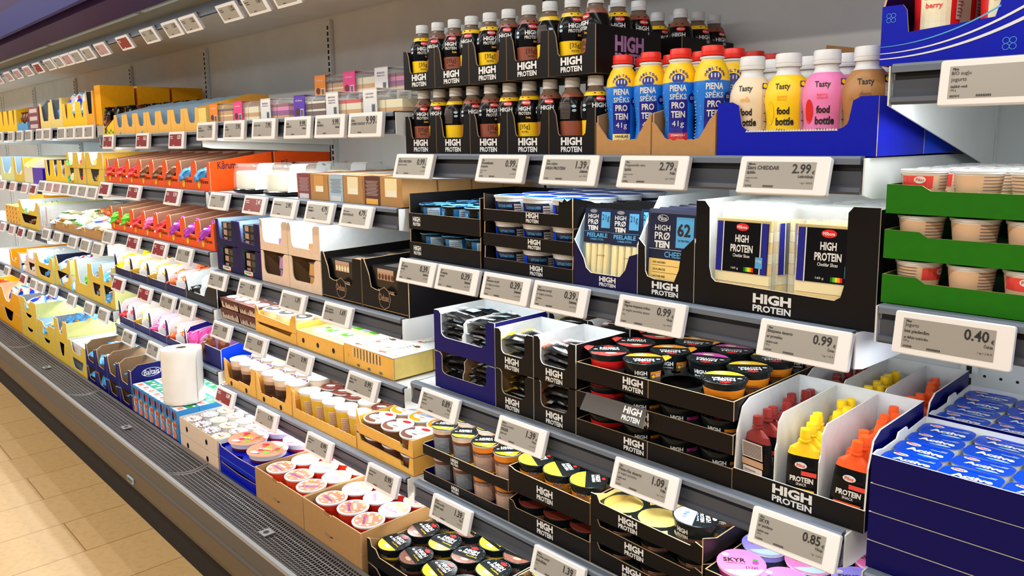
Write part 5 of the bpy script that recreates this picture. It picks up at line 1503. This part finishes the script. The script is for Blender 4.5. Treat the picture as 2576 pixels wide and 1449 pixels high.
for j in range(3):
    t = carton('mustard_carton', f'mustard carton with white wavy printed lid, {row_word(j)} in the row', 'carton', -2.074, -1.808, .8665, .143, [(0, .066), (1, .062)], [(0, .064), (1, .064)], 'gold', 'gold', y=1.256+.147*j, deco=mont if j == 0 else None, group='mustard lid cartons', sideout='paleyel')
    b = B(); b.box(-.134, .134, -.0725, .0725, .0645, .0665, 'lidwhite'); f_, g_ = TOP(.0665), TOP(.0665, .0012)
    for i in range(30): b.oval(f_, R.uniform(-.12, .12), R.uniform(-.06, .06), R.uniform(.01, .035), R.uniform(.006, .02), R.choice(['cream', 'lblgrey', 'cupkraft', 'cardwhite', 'lidcoral']), 8)
    for x, a in ((-.06, .0), (.065, .0)):
        g2 = (lambda x_: lambda a_, b_: g_(x_-b_*.9, a_*-.95))(x)
        b.text('Monteravy', lambda a_, b_, x_=x: g_(x_+b_, -a_) if 0 else g_(x_-b_*1.0, a_), 0, 0, .110, .022, 'ink', .0)
        b.oval(g_, x+.02, .050, .022, .018, 'cakebrown', 8); b.oval(g_, x-.02, -.055, .016, .014, 'lidred', 8)
    part('printed_lid', b, t)
# tall dessert cups
for t_, (x0, x1) in enumerate(((-2.985, -2.712), (-2.708, -2.436))):
    w_ = f'the {("left", "right")[t_]} mustard cup tray'
    carton('display_tray', f'{("left", "right")[t_]} mustard tray of layered chocolate cream cups', 'display tray', x0, x1, .5985, .42, [(0, .105), (.03, .105), (.10, .055), (.14, .030), (.45, .030), (.46, .036), (.8, .034), (.86, .060), (.88, .11), (1, .11)], [(0, .105), (.1, .06), (1, .06)], 'gold', 'gold', deco=holes((.22, .7), 'black', .012, .018), group='mustard cup trays')
    for j in range(4):
        for c in range(3):
            k = 'layer_pale' if (t_ == 0 and c == 2 and j == 1) or (t_ == 1 and c == 2 and j == 2) else 'layer_dark'
            put(k, 'layered_cup', f'layered chocolate cup, {col_word(c, 3)} of the {row_word(j)} row in {w_}', 'dessert cup', (x0+.048+.088*c, 1.256+.050+.090*j, .6025), .4, 'layered chocolate cups')
carton('display_tray', 'long mustard tray of tall yellow pudding cups', 'display tray', -2.431, -2.025, .5985, .50, [(0, .095), (.03, .095), (.05, .035)]+[(.05+.04*i, .034+.002*(i % 2)) for i in range(1, 24)]+[(1, .04)], [(0, .06), (1, .05)], 'gold', 'gold')
for j in range(5):
    for c in range(5):
        k = 'tall_yellow' if j == 0 or (c+j) % 4 == 0 or j > 2 else 'choco_lid'
        put(k, 'pudding_cup', f'{"tall pale yellow" if k == "tall_yellow" else "brown lidded"} cup, {col_word(c, 5)} of the {row_word(j)} row in the long tray', 'pudding cup', (-2.431+.045+.079*c+(.01 if j % 2 else 0), 1.256+.045+.082*j, .6025), .6, 'cups in the long mustard tray')
for q, z in enumerate((.5985, .6535)):
    nm = ('lower', 'upper')[q]
    carton('display_tray', f'{nm} mustard tray of round rice milk desserts', 'display tray', -2.020, -1.728, z, .42, [(0, .060+.02*q), (.04, .058), (.08, .035), (.50, .032), (.78, .030), (.80, .018), (.92, .016), (.94, .052), (1, .052)], [(0, .052), (1, .052)], 'gold', 'mustard', deco=lambda b, W_, y: b.quad(FRONT(y), 0, .001, W_*.98, .001, 'brownin'), group='mustard rice milk trays')
    for j in range(4 if q else 1):
        for c in range(3):
            k = 'ricemilk_brown' if (j == 0 or q == 0) else 'ricemilk_orange'
            put(k, 'rice_dessert_cup', f'white lidded rice dessert, {col_word(c, 3)} of the {row_word(j)} row in the {nm} tray', 'rice dessert cup', (-2.020+.052+.094*c, 1.256+.053+.1*j, z+.0045), .15, 'rice milk desserts')
# ---------------------------------------------------------------- bottom deck of the dessert bay
for q, z in enumerate((.3635, .4285)):
    nm = ('lower', 'upper')[q]
    carton('holed_carton', f'{nm} beige carton with round holes, small oval dessert tubs inside', 'carton', -3.028, -2.676, z, .60, [(0, .0635), (1, .0635)], [(0, .0635), (1, .0635)], 'beige', 'cardwhite', y=1.082, deco=holes((.2, .72), 'black', .030, .020), group='beige holed cartons', sideout='cardwhite')
for j in range(8):
    for c in range(4):
        k = ('coral', 'brown', 'gold')[(j+(c+1)//2) % 3]
        put('oval_'+k, 'oval_tub', f'{k} rimmed oval tub, {col_word(c, 4)} of the {row_word(j)} row in the beige carton', 'dessert tub', (-3.028+.045+.086*c, 1.082+.036+.066*j, .449), .1, 'oval dessert tubs')
for q, z in enumerate((.3635, .4245)):
    nm = ('lower', 'upper')[q]
    carton('display_tray', f'{nm} bright blue tray of wide fruit yogurt tubs', 'display tray', -2.662, -2.366, z, .56, [(0, .066), (.04, .062), (.06, .055), (.5, .050), (.9, .054), (1, .058)], [(0, .058), (1, .058)], 'blue', 'blue', y=1.082, group='bright blue trays', deck=(.048, 2, 4, .075, .135, .02, 'blue') if q else None,
           deco=lambda b, W_, y: b.quad(FRONT(y), 0, .018, W_*.97, .0014, 'lidsky'))
for j in range(4):
    for c in range(2):
        k = 'wide_peach' if j < 1 else 'wide_berry'
        put(k, 'wide_yogurt_tub', f'wide {"peach" if j < 1 else "berry"} yogurt tub, {col_word(c, 2)} of the {row_word(j)} row on the blue tray', 'yogurt tub', (-2.662+.075+.146*c, 1.082+.078+.135*j, .4735), .5, 'wide fruit yogurt tubs')
for t_, (x0, x1) in enumerate(((-2.358, -2.044), (-2.040, -1.727))):
    w_ = f'the {("left", "right")[t_]} kraft carton'
    for q, z in enumerate((.3635, .4255)):
        carton('kraft_carton', f'{("lower", "upper")[q]} {("left", "right")[t_]} plain kraft carton of coral lidded cups', 'carton', x0, x1, z, .60, [(0, .0605+.008*q), (.38, .0605+.008*q), (.39, .056+.008*q), (.52, .056+.008*q), (.53, .0605+.008*q), (1, .0605+.008*q)], [(0, .0605+.008*q), (1, .0605+.008*q)], 'kraft', 'kraftin', y=1.072, group='kraft cup cartons',
               deco=lambda b, W_, y, q=q: b.quad(FRONT(y), -.02, .060+.004*q, .032, .010, 'kraftin'))
    for j in range(6):
        for c in range(3):
            if t_ == 1 and (c, j) in (): continue
            put('krem_a' if t_ == 0 else 'krem_b', 'cream_cup', f'coral lidded cream cup, {col_word(c, 3)} of the {row_word(j)} row in {w_}', 'dessert cup', (x0+.056+.0985*c, 1.082+.055+.090*j+(.012 if c == 1 else 0), .4290), .45+R.uniform(-.6, .3), 'coral lidded cream cups')
# ================================================================ orange snack box bay
def blob_text(b, W_, y):
    f0 = FRONT(y)
    b.oval(f0, -W_*.20, .024, .026, .034, 'byel', 10); b.text('Kārums', f0, W_*.16, .036, W_*.44, .016, 'bottleblack', .02)
def kside_(b, x, D):
    b.text('Kārums', flat((x, 0, 0), (0, 1, 0), (0, 0, 1)), -D/2+.075, .100, .085, .030, 'karumspurple', .045)
CA = ['red', 'red', 'red', 'brown', 'brown', 'brown', 'blue', 'blue']
CB = ['green', 'green', 'red', 'pink', 'red', 'purple', 'purple', 'purple']
for row, (z, cols, nm) in enumerate(((1.3685, CA, 'upper'), (1.1315, CB, 'lower'))):
    for i in range(8):
        x0 = -4.250+.1565*i; x1 = x0+.154
        for s_ in range(2):
            carton('snack_box', f'{("front", "rear")[s_]} orange snack box, {col_word(i, 8)} of the {nm} row', 'snack box', x0, x1, z, .262, [(0, .118), (.10, .118), (.16, .100), (.20, .054), (.80, .050), (.84, .098), (.90, .112), (1, .112)] if s_ == 0 else [(0, .15), (1, .15)], [(0, .113), (1, .150)] if s_ == 0 else [(0, .150), (1, .168)] if row == 0 else [(0, .150), (1, .160)],
                   'orange', 'orangein', y=1.256+.272*s_, deco=blob_text if s_ == 0 else None, sidedeco=kside_ if i == 7 else None, group='orange snack boxes')
        for q in range(3):
            put('snack_'+cols[i], 'curd_snack', f'{cols[i]} wrapped curd snack, {ORD[q]}, in {nm} orange box {ORD[i]} from left', 'curd snack', (x0+.055+.025*(q % 3), 1.282+.024*q, z+.050+.016*(q % 2)), 0, 'wrapped curd snacks', (.3, .7*(1 if q % 2 else -1), .9+.4*q))
def snackrow(bounds, z, h, out, inn, fills, nm, D=.26, hs=.105, y=1.256, name='snack carton', lip=.035, slope=.03):
    n = len(bounds)-1
    for i in range(n):
        x0, x1 = bounds[i]+.001, bounds[i+1]-.001
        o = out[i] if isinstance(out, (list, tuple)) else out
        carton('snack_carton', f'{nm} snack carton, {col_word(i, n)} of the row', 'snack carton', x0, x1, z, D, [(0, hs*.98), (.08, hs*.96), (.13, hs*.8), (.17, lip+.012), (.22, lip), (.96, lip), (.97, lip+.005), (1, lip+.01)], [(0, lip+.02), (.05, hs*.75), (.12, hs*.95), (1, hs+slope)], o, inn, y=y, edge='edgew', div=[(.5, hs*.55, hs*.93)], group=f'{nm} snack cartons')
        fl2 = fills[i]
        for q in range(12):
            put('snack_'+fl2, 'curd_snack', f'{fl2} snack, {ORD[q]}, in {nm} carton {ORD[i]} from left', 'curd snack', (x0+(x1-x0)*(.25+.5*(q % 2)), 1.285+.016*q, z+.026+.014*(q % 3)+.0035*q), 0, f'{fl2} wrapped snacks', (.2*(q % 3), .3*(q % 2), .8+.6*q))
snackrow([-4.245, -4.015, -3.785, -3.555, -3.325], .9015, .1, 'indigo', 'cardwhite', ['yellow', 'gold', 'gold', 'orange'], 'white lined')
carton('snack_carton', 'black snack carton of grey wrapped bars beside the white lined cartons', 'snack carton', -3.322, -3.010, .9015, .30, [(0, .10), (.03, .08), (.08, .035), (.60, .032), (.66, .06), (.72, .075), (1, .09)], [(0, .10), (1, .14)], 'black', 'cardwhite', edge='edgew', div=[(.45, .06, .11)])
for q in range(7): put('snack_grey' if q % 2 else 'snack_black', 'curd_snack', f'grey black wrapped bar, {ORD[q]} in the black snack carton', 'curd snack', (-3.25+.07*(q % 2), 1.29+.035*q, .925+.01*(q % 3)), 0, 'grey black bars', (.3, .1, 1.0+.5*q))
snackrow([-4.245, -4.03, -3.815, -3.60, -3.385], .6465, .1, 'navy', 'cardwhite', ['red', 'gold', 'pink', 'orange'], 'navy fronted', hs=.118)
carton('snack_carton', 'royal blue sided snack carton with pink bars standing on end', 'snack carton', -3.380, -3.010, .6465, .30, [(0, .118), (.03, .10), (.07, .038), (.48, .036), (.52, .05), (.55, .08), (1, .08)], [(0, .085), (.3, .10), (1, .12)], 'navy', 'lilac', edge='edgew', div=[(.38, .05, .10)], sideout='royal')
for q in range(8): put('snack_pink' if q < 5 else 'snack_brown', 'curd_snack', f'upright {"pink" if q < 5 else "brown"} bar, {ORD[q]} in the royal blue carton', 'curd snack', (-3.33+.035*(q % 2)+(.11 if q > 4 else 0), 1.285+.035*(q % 5), .700), 0, 'upright bars', (0, -1.45, .3*q))
# top shelf of this bay: slotted gold cartons
XS = [-4.075, -3.930, -3.785, -3.640, -3.500, -3.358, -3.215, -3.070]
for i in range(7):
    x0, x1 = XS[i]+.001, XS[i+1]-.001
    carton('gold_carton', f'gold slotted carton, {col_word(i, 7)} of the row on the top shelf', 'carton', x0, x1, 1.6015, .30, [(0, .092), (.26, .092), (.34, .045), (.42, .034), (.70, .034), (.76, .05), (.80, .092), (1, .092)], [(0, .094), (.7, .15), (1, .15)], 'gold', 'lightblue', group='gold slotted cartons')
    if i not in (1,):
        b_ = ('packet_blue' if i in (0, 2) else 'packet_white')
        put(b_, 'snack_packet', f'{"light blue" if i in (0, 2) else "red white and blue"} packet in the gold carton, {col_word(i, 7)}', 'snack packet', ((x0+x1)/2+.02, 1.300, 1.612), 0, 'packets in the gold cartons', (0, -1.3 if i > 2 else -.9, 1.5 if i > 2 else .6))
b = B(); b.box(-.036, .036, -.02, .25, 0, .088, 'paleyel'); t = thing('gold_carton', 'narrow closed gold carton at the right end of the slotted row', 'carton', (-3.033, 1.276, 1.6015)); part('carton_body', b, t)
for j in range(3):
    b = B(); b.box(-.047, .047, 0, .162, 0, .198, 'amber')
    t = thing('amber_carton', f'tall closed amber carton, {row_word(j)} of three in depth on the top shelf', 'carton', (-4.328, 1.266+.178*j, 1.6535), group='tall amber cartons'); part('carton_body', b, t)
carton('green_printed_tray', 'yellow tray with green leaves holding brown crisp packets', 'display tray', -4.243, -4.078, 1.6015, .54, [(0, .05), (.3, .036), (1, .075)], [(0, .055), (1, .055)], 'yellow', 'yellow', deco=lambda b, W_, y: [b.oval(FRONT(y), -.06+.03*i, .012+.010*(i % 2), .024, .012, 'milkgreen', 7) for i in range(5)] and None)
for lay in range(2):
    for q in range(18): put('snack_black' if (q+lay) % 3 else 'snack_brown', 'crisp_packet', f'dark glossy packet, {ORD[q]} of the {("lower", "upper")[lay]} row on the leafy yellow tray', 'snack packet', (-4.185+.03*(q % 2), 1.280+.0285*q, (1.650, 1.690)[lay]+(.001, .0032)[lay]*q), 0, 'dark glossy packets', (.2, -1.35, .25*(-1)**q))
# ================================================================ bottom deck: navy cartons, drink cartons, roll
def baltais(b, x, D):
    f_, g_, h_ = flat((x, 0, 0), (0, 1, 0), (0, 0, 1)), flat((x, 0, 0), (0, 1, 0), (0, 0, 1), .0011), flat((x, 0, 0), (0, 1, 0), (0, 0, 1), .0016)
    b.oval(f_, -D/2+.09, .082, .085, .040, 'white', 18); b.oval(g_, -D/2+.09, .082, .080, .036, 'navy', 18); b.text('Baltais', h_, -D/2+.09, .083, .066, .026, 'white', .01)
    b.oval(f_, -D/2+.20, .098, .066, .050, 'white', 8); b.oval(g_, -D/2+.20, .098, .060, .045, 'red', 8); b.text('BEZ', h_, -D/2+.195, .100, .034, .018, 'white', .03)
NB = [-4.240, -4.075, -3.910, -3.743, -3.577]
for q, z in enumerate((.3635, .4575)):
    for i in range(4):
        nm = f'{("lower", "upper")[q]} navy carton, {col_word(i, 4)}'
        carton('navy_carton', f'{nm} of the row, with light blue packets', 'carton', NB[i]+.001, NB[i+1]-.001, z, .55, [(0, .085+.025*q), (.10, .085+.025*q), (.20, .055), (.26, .034), (.72, .030), (.78, .05), (.80, .082+.02*q), (1, .082+.02*q)], [(0, .085+.015*q), (.06, .093+.03*q), (1, .093+.030*q)], 'navy', 'brownin', y=1.082, sidedeco=baltais if i == 3 and q else None, group='navy cartons')
        for j in range(4 if q else 1): put('packet_blue', 'snack_packet', f'light blue packet, {ORD[j]}, in the {nm}', 'snack packet', ((NB[i]+NB[i+1])/2+.01, 1.135+.085*j, z+.036+(.010+.019*j if q else 0)), 0, 'light blue packets', (.45, .25, .3+1.1*j+i))
@proto('drink_carton')
def _():
    b = B(); b.box(-.0308, .0308, -.044, .044, 0, .133, 'milkblue')
    f_, g_, h_ = FRONT(-.044), FRONT(-.044, .0011), FRONT(-.044, .0016)
    b.oval(f_, -.012, .105, .020, .04, 'bottleblack', 10); b.oval(f_, .014, .110, .020, .034, 'red', 10); b.oval(g_, .006, .070, .034, .034, 'lidorange', 10); b.quad(h_, .004, .070, .030, .015, 'lidred'); b.oval(g_, -.004, .03, .04, .04, 'lidcoral', 10); b.quad(f_, -.022, .04, .010, .07, 'cream')
    t = TOP(.133); u = TOP(.133, .0011); sd = flat((.0308, 0, 0), (0, 1, 0), (0, 0, 1))
    for q in range(3): b.oval(sd, -.022+.022*q, .04+.035*(q % 2), .03, .03, ('lidorange', 'red', 'cream')[q], 10)
    b.quad(t, .0, -.022, .058, .040, 'white'); b.quad(t, 0, .022, .058, .036, 'milkgreen'); b.quad(u, .006, -.020, .026, .022, 'lidcoral'); b.quad(u, -.014, .018, .02, .026, 'lightblue'); b.quad(u, .018, .030, .018, .010, 'white')
    return [('carton_body', b, [])]
for j in range(7):
    for c in range(8): put('drink_carton', 'drink_carton', f'small blue drink carton, {col_word(c, 8)} of the {row_word(j)} row beside the roll', 'drink carton', (-3.539+.0640*c, 1.082+.047+.0895*j, .3700), 0, 'small drink cartons')
b = B(); b.box(-.264, .264, -.001, .64, 0, .006, 'blue'); b.box(-.264, .264, -.004, -.001, 0, .022, 'navy'); t = thing('blue_tray', 'low dark blue tray under the small drink cartons', 'display tray', (-3.310, 1.081, .3635)); part('tray', b, t)
@proto('bag_roll')
def _():
    b = B()
    pr = [(.078, 0, 'rollwhite')]+[(.080+.0006*math.sin(i*1.9), .004+.215*i/16, 'rollwhite') for i in range(17)]+[(.078, .222, 'rollwhite'), (.022, .2225, 'rollwhite')]
    b.lathe(pr, 48)
    b.disc(.078, 0, 'rollwhite', 48, up=False)
    b.prism([(.0, 0), (.03, .004), (.024, .18), (.012, .205), (0, .21)], (.0795*.8, .0795*.6, .004), (.62, -.78, 0), (0, 0, 1), .0008, 'rollwhite')
    c = B(); c.lathe([(.022, .2225, 'core'), (.020, .2232, 'core'), (.019, .190, 'core'), (.0, .190, 'core')], 24)
    return [('bag_film', b, []), ('cardboard_core', c, [])]
put('bag_roll', 'bag_roll', 'white roll of thin plastic bags standing on the drink cartons', 'bag roll', (-3.165, 1.158, .5065), 0, None, (-.02, -.05, 0))
# ================================================================ far cartons to the left
def cart(label, x0, x1, z, h, out, inn, D=.45, lip=None, posts=.14, slots=1, side=None, sideout=None, y=1.256, fill=None, n=3, top=0.0, group=None, name='cheese_carton'):
    lip = h*.35 if lip is None else lip
    fr = []
    for s_ in range(slots):
        a, w_ = s_/slots, 1/slots
        fr += [(a, h), (a+w_*posts, h), (a+w_*(posts+.08), lip+.2*(h-lip)), (a+w_*(posts+.14), lip), (a+w_*(1-posts-.14), lip), (a+w_*(1-posts-.08), lip+.2*(h-lip)), (a+w_*(1-posts), h), (a+w_, h)]
    fr = [p for i, p in enumerate(fr) if i == 0 or p != fr[i-1]]
    carton(name, label, 'carton', x0+.002, x1-.002, z+.0015, D, fr, side or [(0, h), (1, h)], out, inn, y=y, edge='edgew', group=group, sideout=sideout)
    if fill:
        k, d, zz = fill
        for q in range(n):
            s_ = q % slots
            put(k, 'snack_packet', f'{d}, {ORD[q]}, in the {label[:label.find(",")] if "," in label else label}'[:110], 'packet', (x0+(x1-x0)*(s_+.5)/slots, y+.05+.05*(q//slots), z+zz), 0, d+'s', (.5, -1.2 if h > .12 else -.3, 1.2+.5*q))


G = 'cream and yellow cartons'
# top shelf
cart('pale yellow carton with grey inside, leftmost of its bay top', -5.425, -5.185, 1.652, .150, 'paleyel', 'grayin', lip=.045, side=[(0, .12), (.10, .175), (1, .175)], fill=('snack_brown', 'brown cheese packet', .07))
cart('pale yellow carton holding a teal packet, second on top', -5.183, -4.945, 1.652, .165, 'paleyel', 'grayin', lip=.05, fill=('snack_blue', 'teal cheese packet', .09))
cart('bright yellow slotted carton of wedge packs, top shelf', -4.942, -4.500, 1.652, .130, 'yellow', 'amber', lip=.045, slots=3, posts=.3, fill=('packet_white', 'pale wedge packet', .12), n=6)
cart('yellow carton with dark inside, beside the tall amber ones', -4.498, -4.380, 1.652, .175, 'amber', 'panelgrey', lip=.06, posts=.10, fill=('snack_black', 'dark cheese packet', .10))
cart('bright yellow slotted carton at the far top left', -6.660, -6.030, 1.650, .140, 'yellow', 'amber', lip=.04, slots=4, posts=.3, side=[(0, .14), (.2, .16), (1, .16)])
for q in range(8): put('snack_brown', 'snack_packet', f'brown sliced cheese packet, {ORD[q]} in the hanging row', 'packet', (-5.99+.035*q, 1.31+.02*(q % 2), 1.73), 0, 'brown cheese packets', (.1, -1.45, .4))
cart('light blue low carton beneath the brown packets', -6.020, -5.760, 1.650, .055, 'lidsky', 'cardwhite', lip=.045, slots=2, D=.30)
for q in range(3):
    b = B(); b.box(-.12, .12, -.10, .10, 0, .046, 'plum'); b.quad(FRONT(-.10), 0, .024, .18, .024, 'lblgrey')
    t = thing('maroon_pack', f'maroon flat pack, {ORD[q]} from the bottom of the top shelf stack', 'packet', (-5.600, 1.36, 1.6505+.0475*q), group='maroon packs'); part('pack', b, t)
# second shelf
for i, (x0, x1, o) in enumerate(((-6.650, -6.240, 'lime'), (-6.236, -5.965, 'mustard'))):
    cart(f'{("lime", "mustard")[i]} tall carton of grey cheese packs, second shelf', x0, x1, 1.315, .165, o, 'lightblue', lip=.05, fill=('cheese_wrap', f'{("grey", "pale")[i]} cheese pack', .06))
cart('pale carton with a violet panel and white emblem', -5.962, -5.725, 1.315, .105, 'lidpale', 'lime', lip=.095, posts=.4, side=[(0, .12), (.15, .16), (1, .16)])
b = B(); b.box(-.12, .12, -.002, .0, 0, .10, 'violet'); b.box(-.12, .12, .0, .18, 0, .098, 'blue'); t = thing('violet_box', 'violet fronted box beside the white emblem carton', 'box', (-5.60, 1.2515, 1.3165)); part('box_body', b, t); t.location.y = 1.2535
cart('yellow carton with three dark curved slots', -5.430, -4.950, 1.342, .125, 'yellow', 'cupnavy', lip=.030, slots=3, posts=.26, fill=('snack_grey', 'blue grey cheese packet', .05), n=6)
for q, z in enumerate((1.342, 1.4285)):
    for i, (x0, x1) in enumerate(((-4.945, -4.775), (-4.772, -4.605), (-4.590, -4.300))):
        cart(f'{("lower", "upper")[q]} pale mustard carton of cheese wedges, {col_word(i, 3)}', x0, x1, z, .085, 'mustard', 'edgew', lip=.022, posts=.24, fill=(('cheese_wrap', 'snack_red', 'snack_gold')[i], ('pale wedge', 'red packet', 'gold packet')[i], .03), n=2, group='pale mustard cartons')
b = B(); b.lathe([(.0, 0, 'cheesepale'), (.045, 0, 'cheesepale'), (.05, .004, 'lidorange'), (.05, .14, 'cheesepale'), (.045, .145, 'cheesepale'), (0, .145, 'cheesepale')], 24)
t = thing('round_box', 'round peach cheese box lying on the mustard cartons', 'round box', (-4.43, 1.38, 1.596), rot=(0, math.pi/2, 0)); part('box_body', b, t)
t.location = (-4.50, 1.40, 1.5665)
# third shelf
cart('large amber closed carton behind the wooden trays', -6.655, -6.260, 1.010, .24, 'amber', 'amber', y=1.42, D=.34, lip=.235)
for q in range(4):
    b = B(); b.box(-.19, .19, -.06, .09, 0, .030, 'gold')
    for i in range(4): b.oval(FRONT(-.06), -.135+.09*i, .014, .020, .016, 'cakebrown', 8)
    t = thing('wood_tray', f'orange tray with four dark notches, {ORD[q]} from the bottom', 'tray', (-6.455, 1.318, 1.0110+.0315*q), group='stacked orange trays'); part('tray', b, t)
for q, z in enumerate((1.0115, 1.101)):
    cart(f'{("lower", "upper")[q]} mustard window carton left of the grey lined box', -6.215, -5.690, z-.0015, .088, 'mustard', 'cardwhite' if q else 'brownin', lip=.030, posts=.10, sideout='lime', fill=('cheese_wrap' if q else 'snack_brown', ('dark herb packet', 'white green packet')[q], .03), n=3, group='mustard window cartons')
cart('pale grey lined box between mustard and kraft cartons', -5.685, -5.480, 1.010, .165, 'lblgrey', 'cardwhite', lip=.04, sideout='cardwhite', fill=('snack_orange', 'small orange packet', .05), n=2)
carton('kraft_tray', 'long kraft tray heaped with wrapped cheeses', 'display tray', -5.425, -4.285, 1.0515, .40, [(0, .052)]+[(u/8+d_, h_) for u in range(1, 8) for d_, h_ in ((-.012, .050), (0, .020), (.012, .050))]+[(1, .052)], [(0, .055), (1, .12)], 'kraft', 'cupkraft')
for q in range(44):
    k = R.choice(['cheese_wrap', 'cheese_wrap', 'packet_white', 'snack_white', 'snack_gold'])
    put(k, 'wrapped_cheese', 'pale wrapped cheese heaped in the long kraft tray', 'cheese', (-5.35+1.0*(q % 11)/10.5, 1.30+.075*(q//11)+R.uniform(-.01, .01), 1.085+.012*(q % 3)+.008*(q//11)), 0, 'wrapped cheeses in the kraft tray', (R.uniform(-.2, .4), R.uniform(-.3, .3), R.uniform(0, 3)))
put('snack_orange', 'wrapped_cheese', 'orange wrapped cheese on top of the pale heap', 'cheese', (-4.95, 1.44, 1.140), 0, None, (.2, .3, .8))
# fourth shelf
SH = [(-6.655, -6.365, 'amber', 'amber', .120, 1, 'snack_gold', 'gold cheese packet'), (-6.360, -6.130, 'beige', 'lidwhite', .110, 2, 'packet_white', 'white topped packet'), (-6.125, -5.900, 'beige', 'cardwhite', .165, 2, 'snack_white', 'white packet'), (-5.895, -5.475, 'mustard', 'cardwhite', .165, 2, 'snack_blue', 'small blue packet'),
      (-5.420, -5.080, 'mustard', 'cupnavy', .180, 2, 'packet_white', 'blue and white packet'), (-5.075, -4.985, 'mustard', 'cardwhite', .075, 1, 'packet_white', 'white packet'), (-4.980, -4.690, 'mustard', 'cardwhite', .200, 1, 'snack_green', 'green tub packet'), (-4.686, -4.500, 'mustard', 'lightblue', .205, 2, 'snack_grey', 'grey packet'), (-4.496, -4.290, 'mustard', 'cardwhite', .220, 2, 'packet_blue', 'blue red packet')]
for i, (x0, x1, o, inn, h, tiers, fk, fd) in enumerate(SH):
    zb = .685 if x1 < -5.445 else .700
    for q in range(tiers):
        hh = h/tiers
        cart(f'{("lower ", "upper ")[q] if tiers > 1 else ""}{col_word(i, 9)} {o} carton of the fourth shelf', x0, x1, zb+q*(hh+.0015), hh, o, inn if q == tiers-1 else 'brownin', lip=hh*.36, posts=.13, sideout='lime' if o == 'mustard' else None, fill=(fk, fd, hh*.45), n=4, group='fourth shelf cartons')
# bottom deck
BD = [(-6.95, -6.28, 'amber', 'amber', [.10, .10], 'snack_orange', 'orange packet'), (-6.27, -5.60, 'amber', 'cupkraft', [.125, .130], 'packet_white', 'pale film packet'), (-5.585, -5.190, 'mustard', 'grayin', [.088, .088, .088], 'packet_white', 'blue and white bag'), (-5.180, -4.815, 'mustard', 'lightblue', [.090, .090], 'packet_blue', 'light blue bag'), (-4.808, -4.555, 'mustard', 'grayin', [.125, .125], 'packet_blue', 'blue white bag')]
for i, (x0, x1, o, inn, hs, fk, fd) in enumerate(BD):
    z = .3625
    for q, h in enumerate(hs):
        nm = ('bottom', 'middle', 'top')[q] if len(hs) == 3 else ('lower', 'upper')[q]
        topq = q == len(hs)-1
        cart(f'{nm} {o} carton on the bottom deck, {ORD[i]} from the left edge', x0, x1, z, h, o, inn if topq else 'brownin', D=.55, lip=h*(.75 if len(hs) == 3 or i == 3 else .4), posts=.30 if i != 0 else .12, slots=1 if i else 3, sideout='lime' if o == 'mustard' else None, y=1.082, fill=(fk, fd, h*.62) if topq else None, n=8, group='bottom deck yellow cartons')
        z += h+.0015
for q in range(2):
    cart(f'{("lower", "upper")[q]} lime carton of white boxes beside the navy cartons', -4.548, -4.250, .3625+.0865*q, .085, 'mustard', 'cardwhite', D=.55, lip=.030, posts=.16, sideout='lime', y=1.082, group='lime cartons')
    if q:
        for j in range(5):
            for c in range(2):
                b = B(); b.box(-.066, .066, -.050, .050, 0, .074, 'lidwhite'); b.quad(FRONT(-.05), 0, .035, .09, .04, 'lblgrey')
                t = thing('white_box', f'white boxed cheese, {col_word(c, 2)} of the {row_word(j)} row in the lime carton', 'box', (-4.466+.135*c, 1.142+.104*j, .3625+.0865+.0045), group='white boxed cheeses'); part('box_body', b, t)
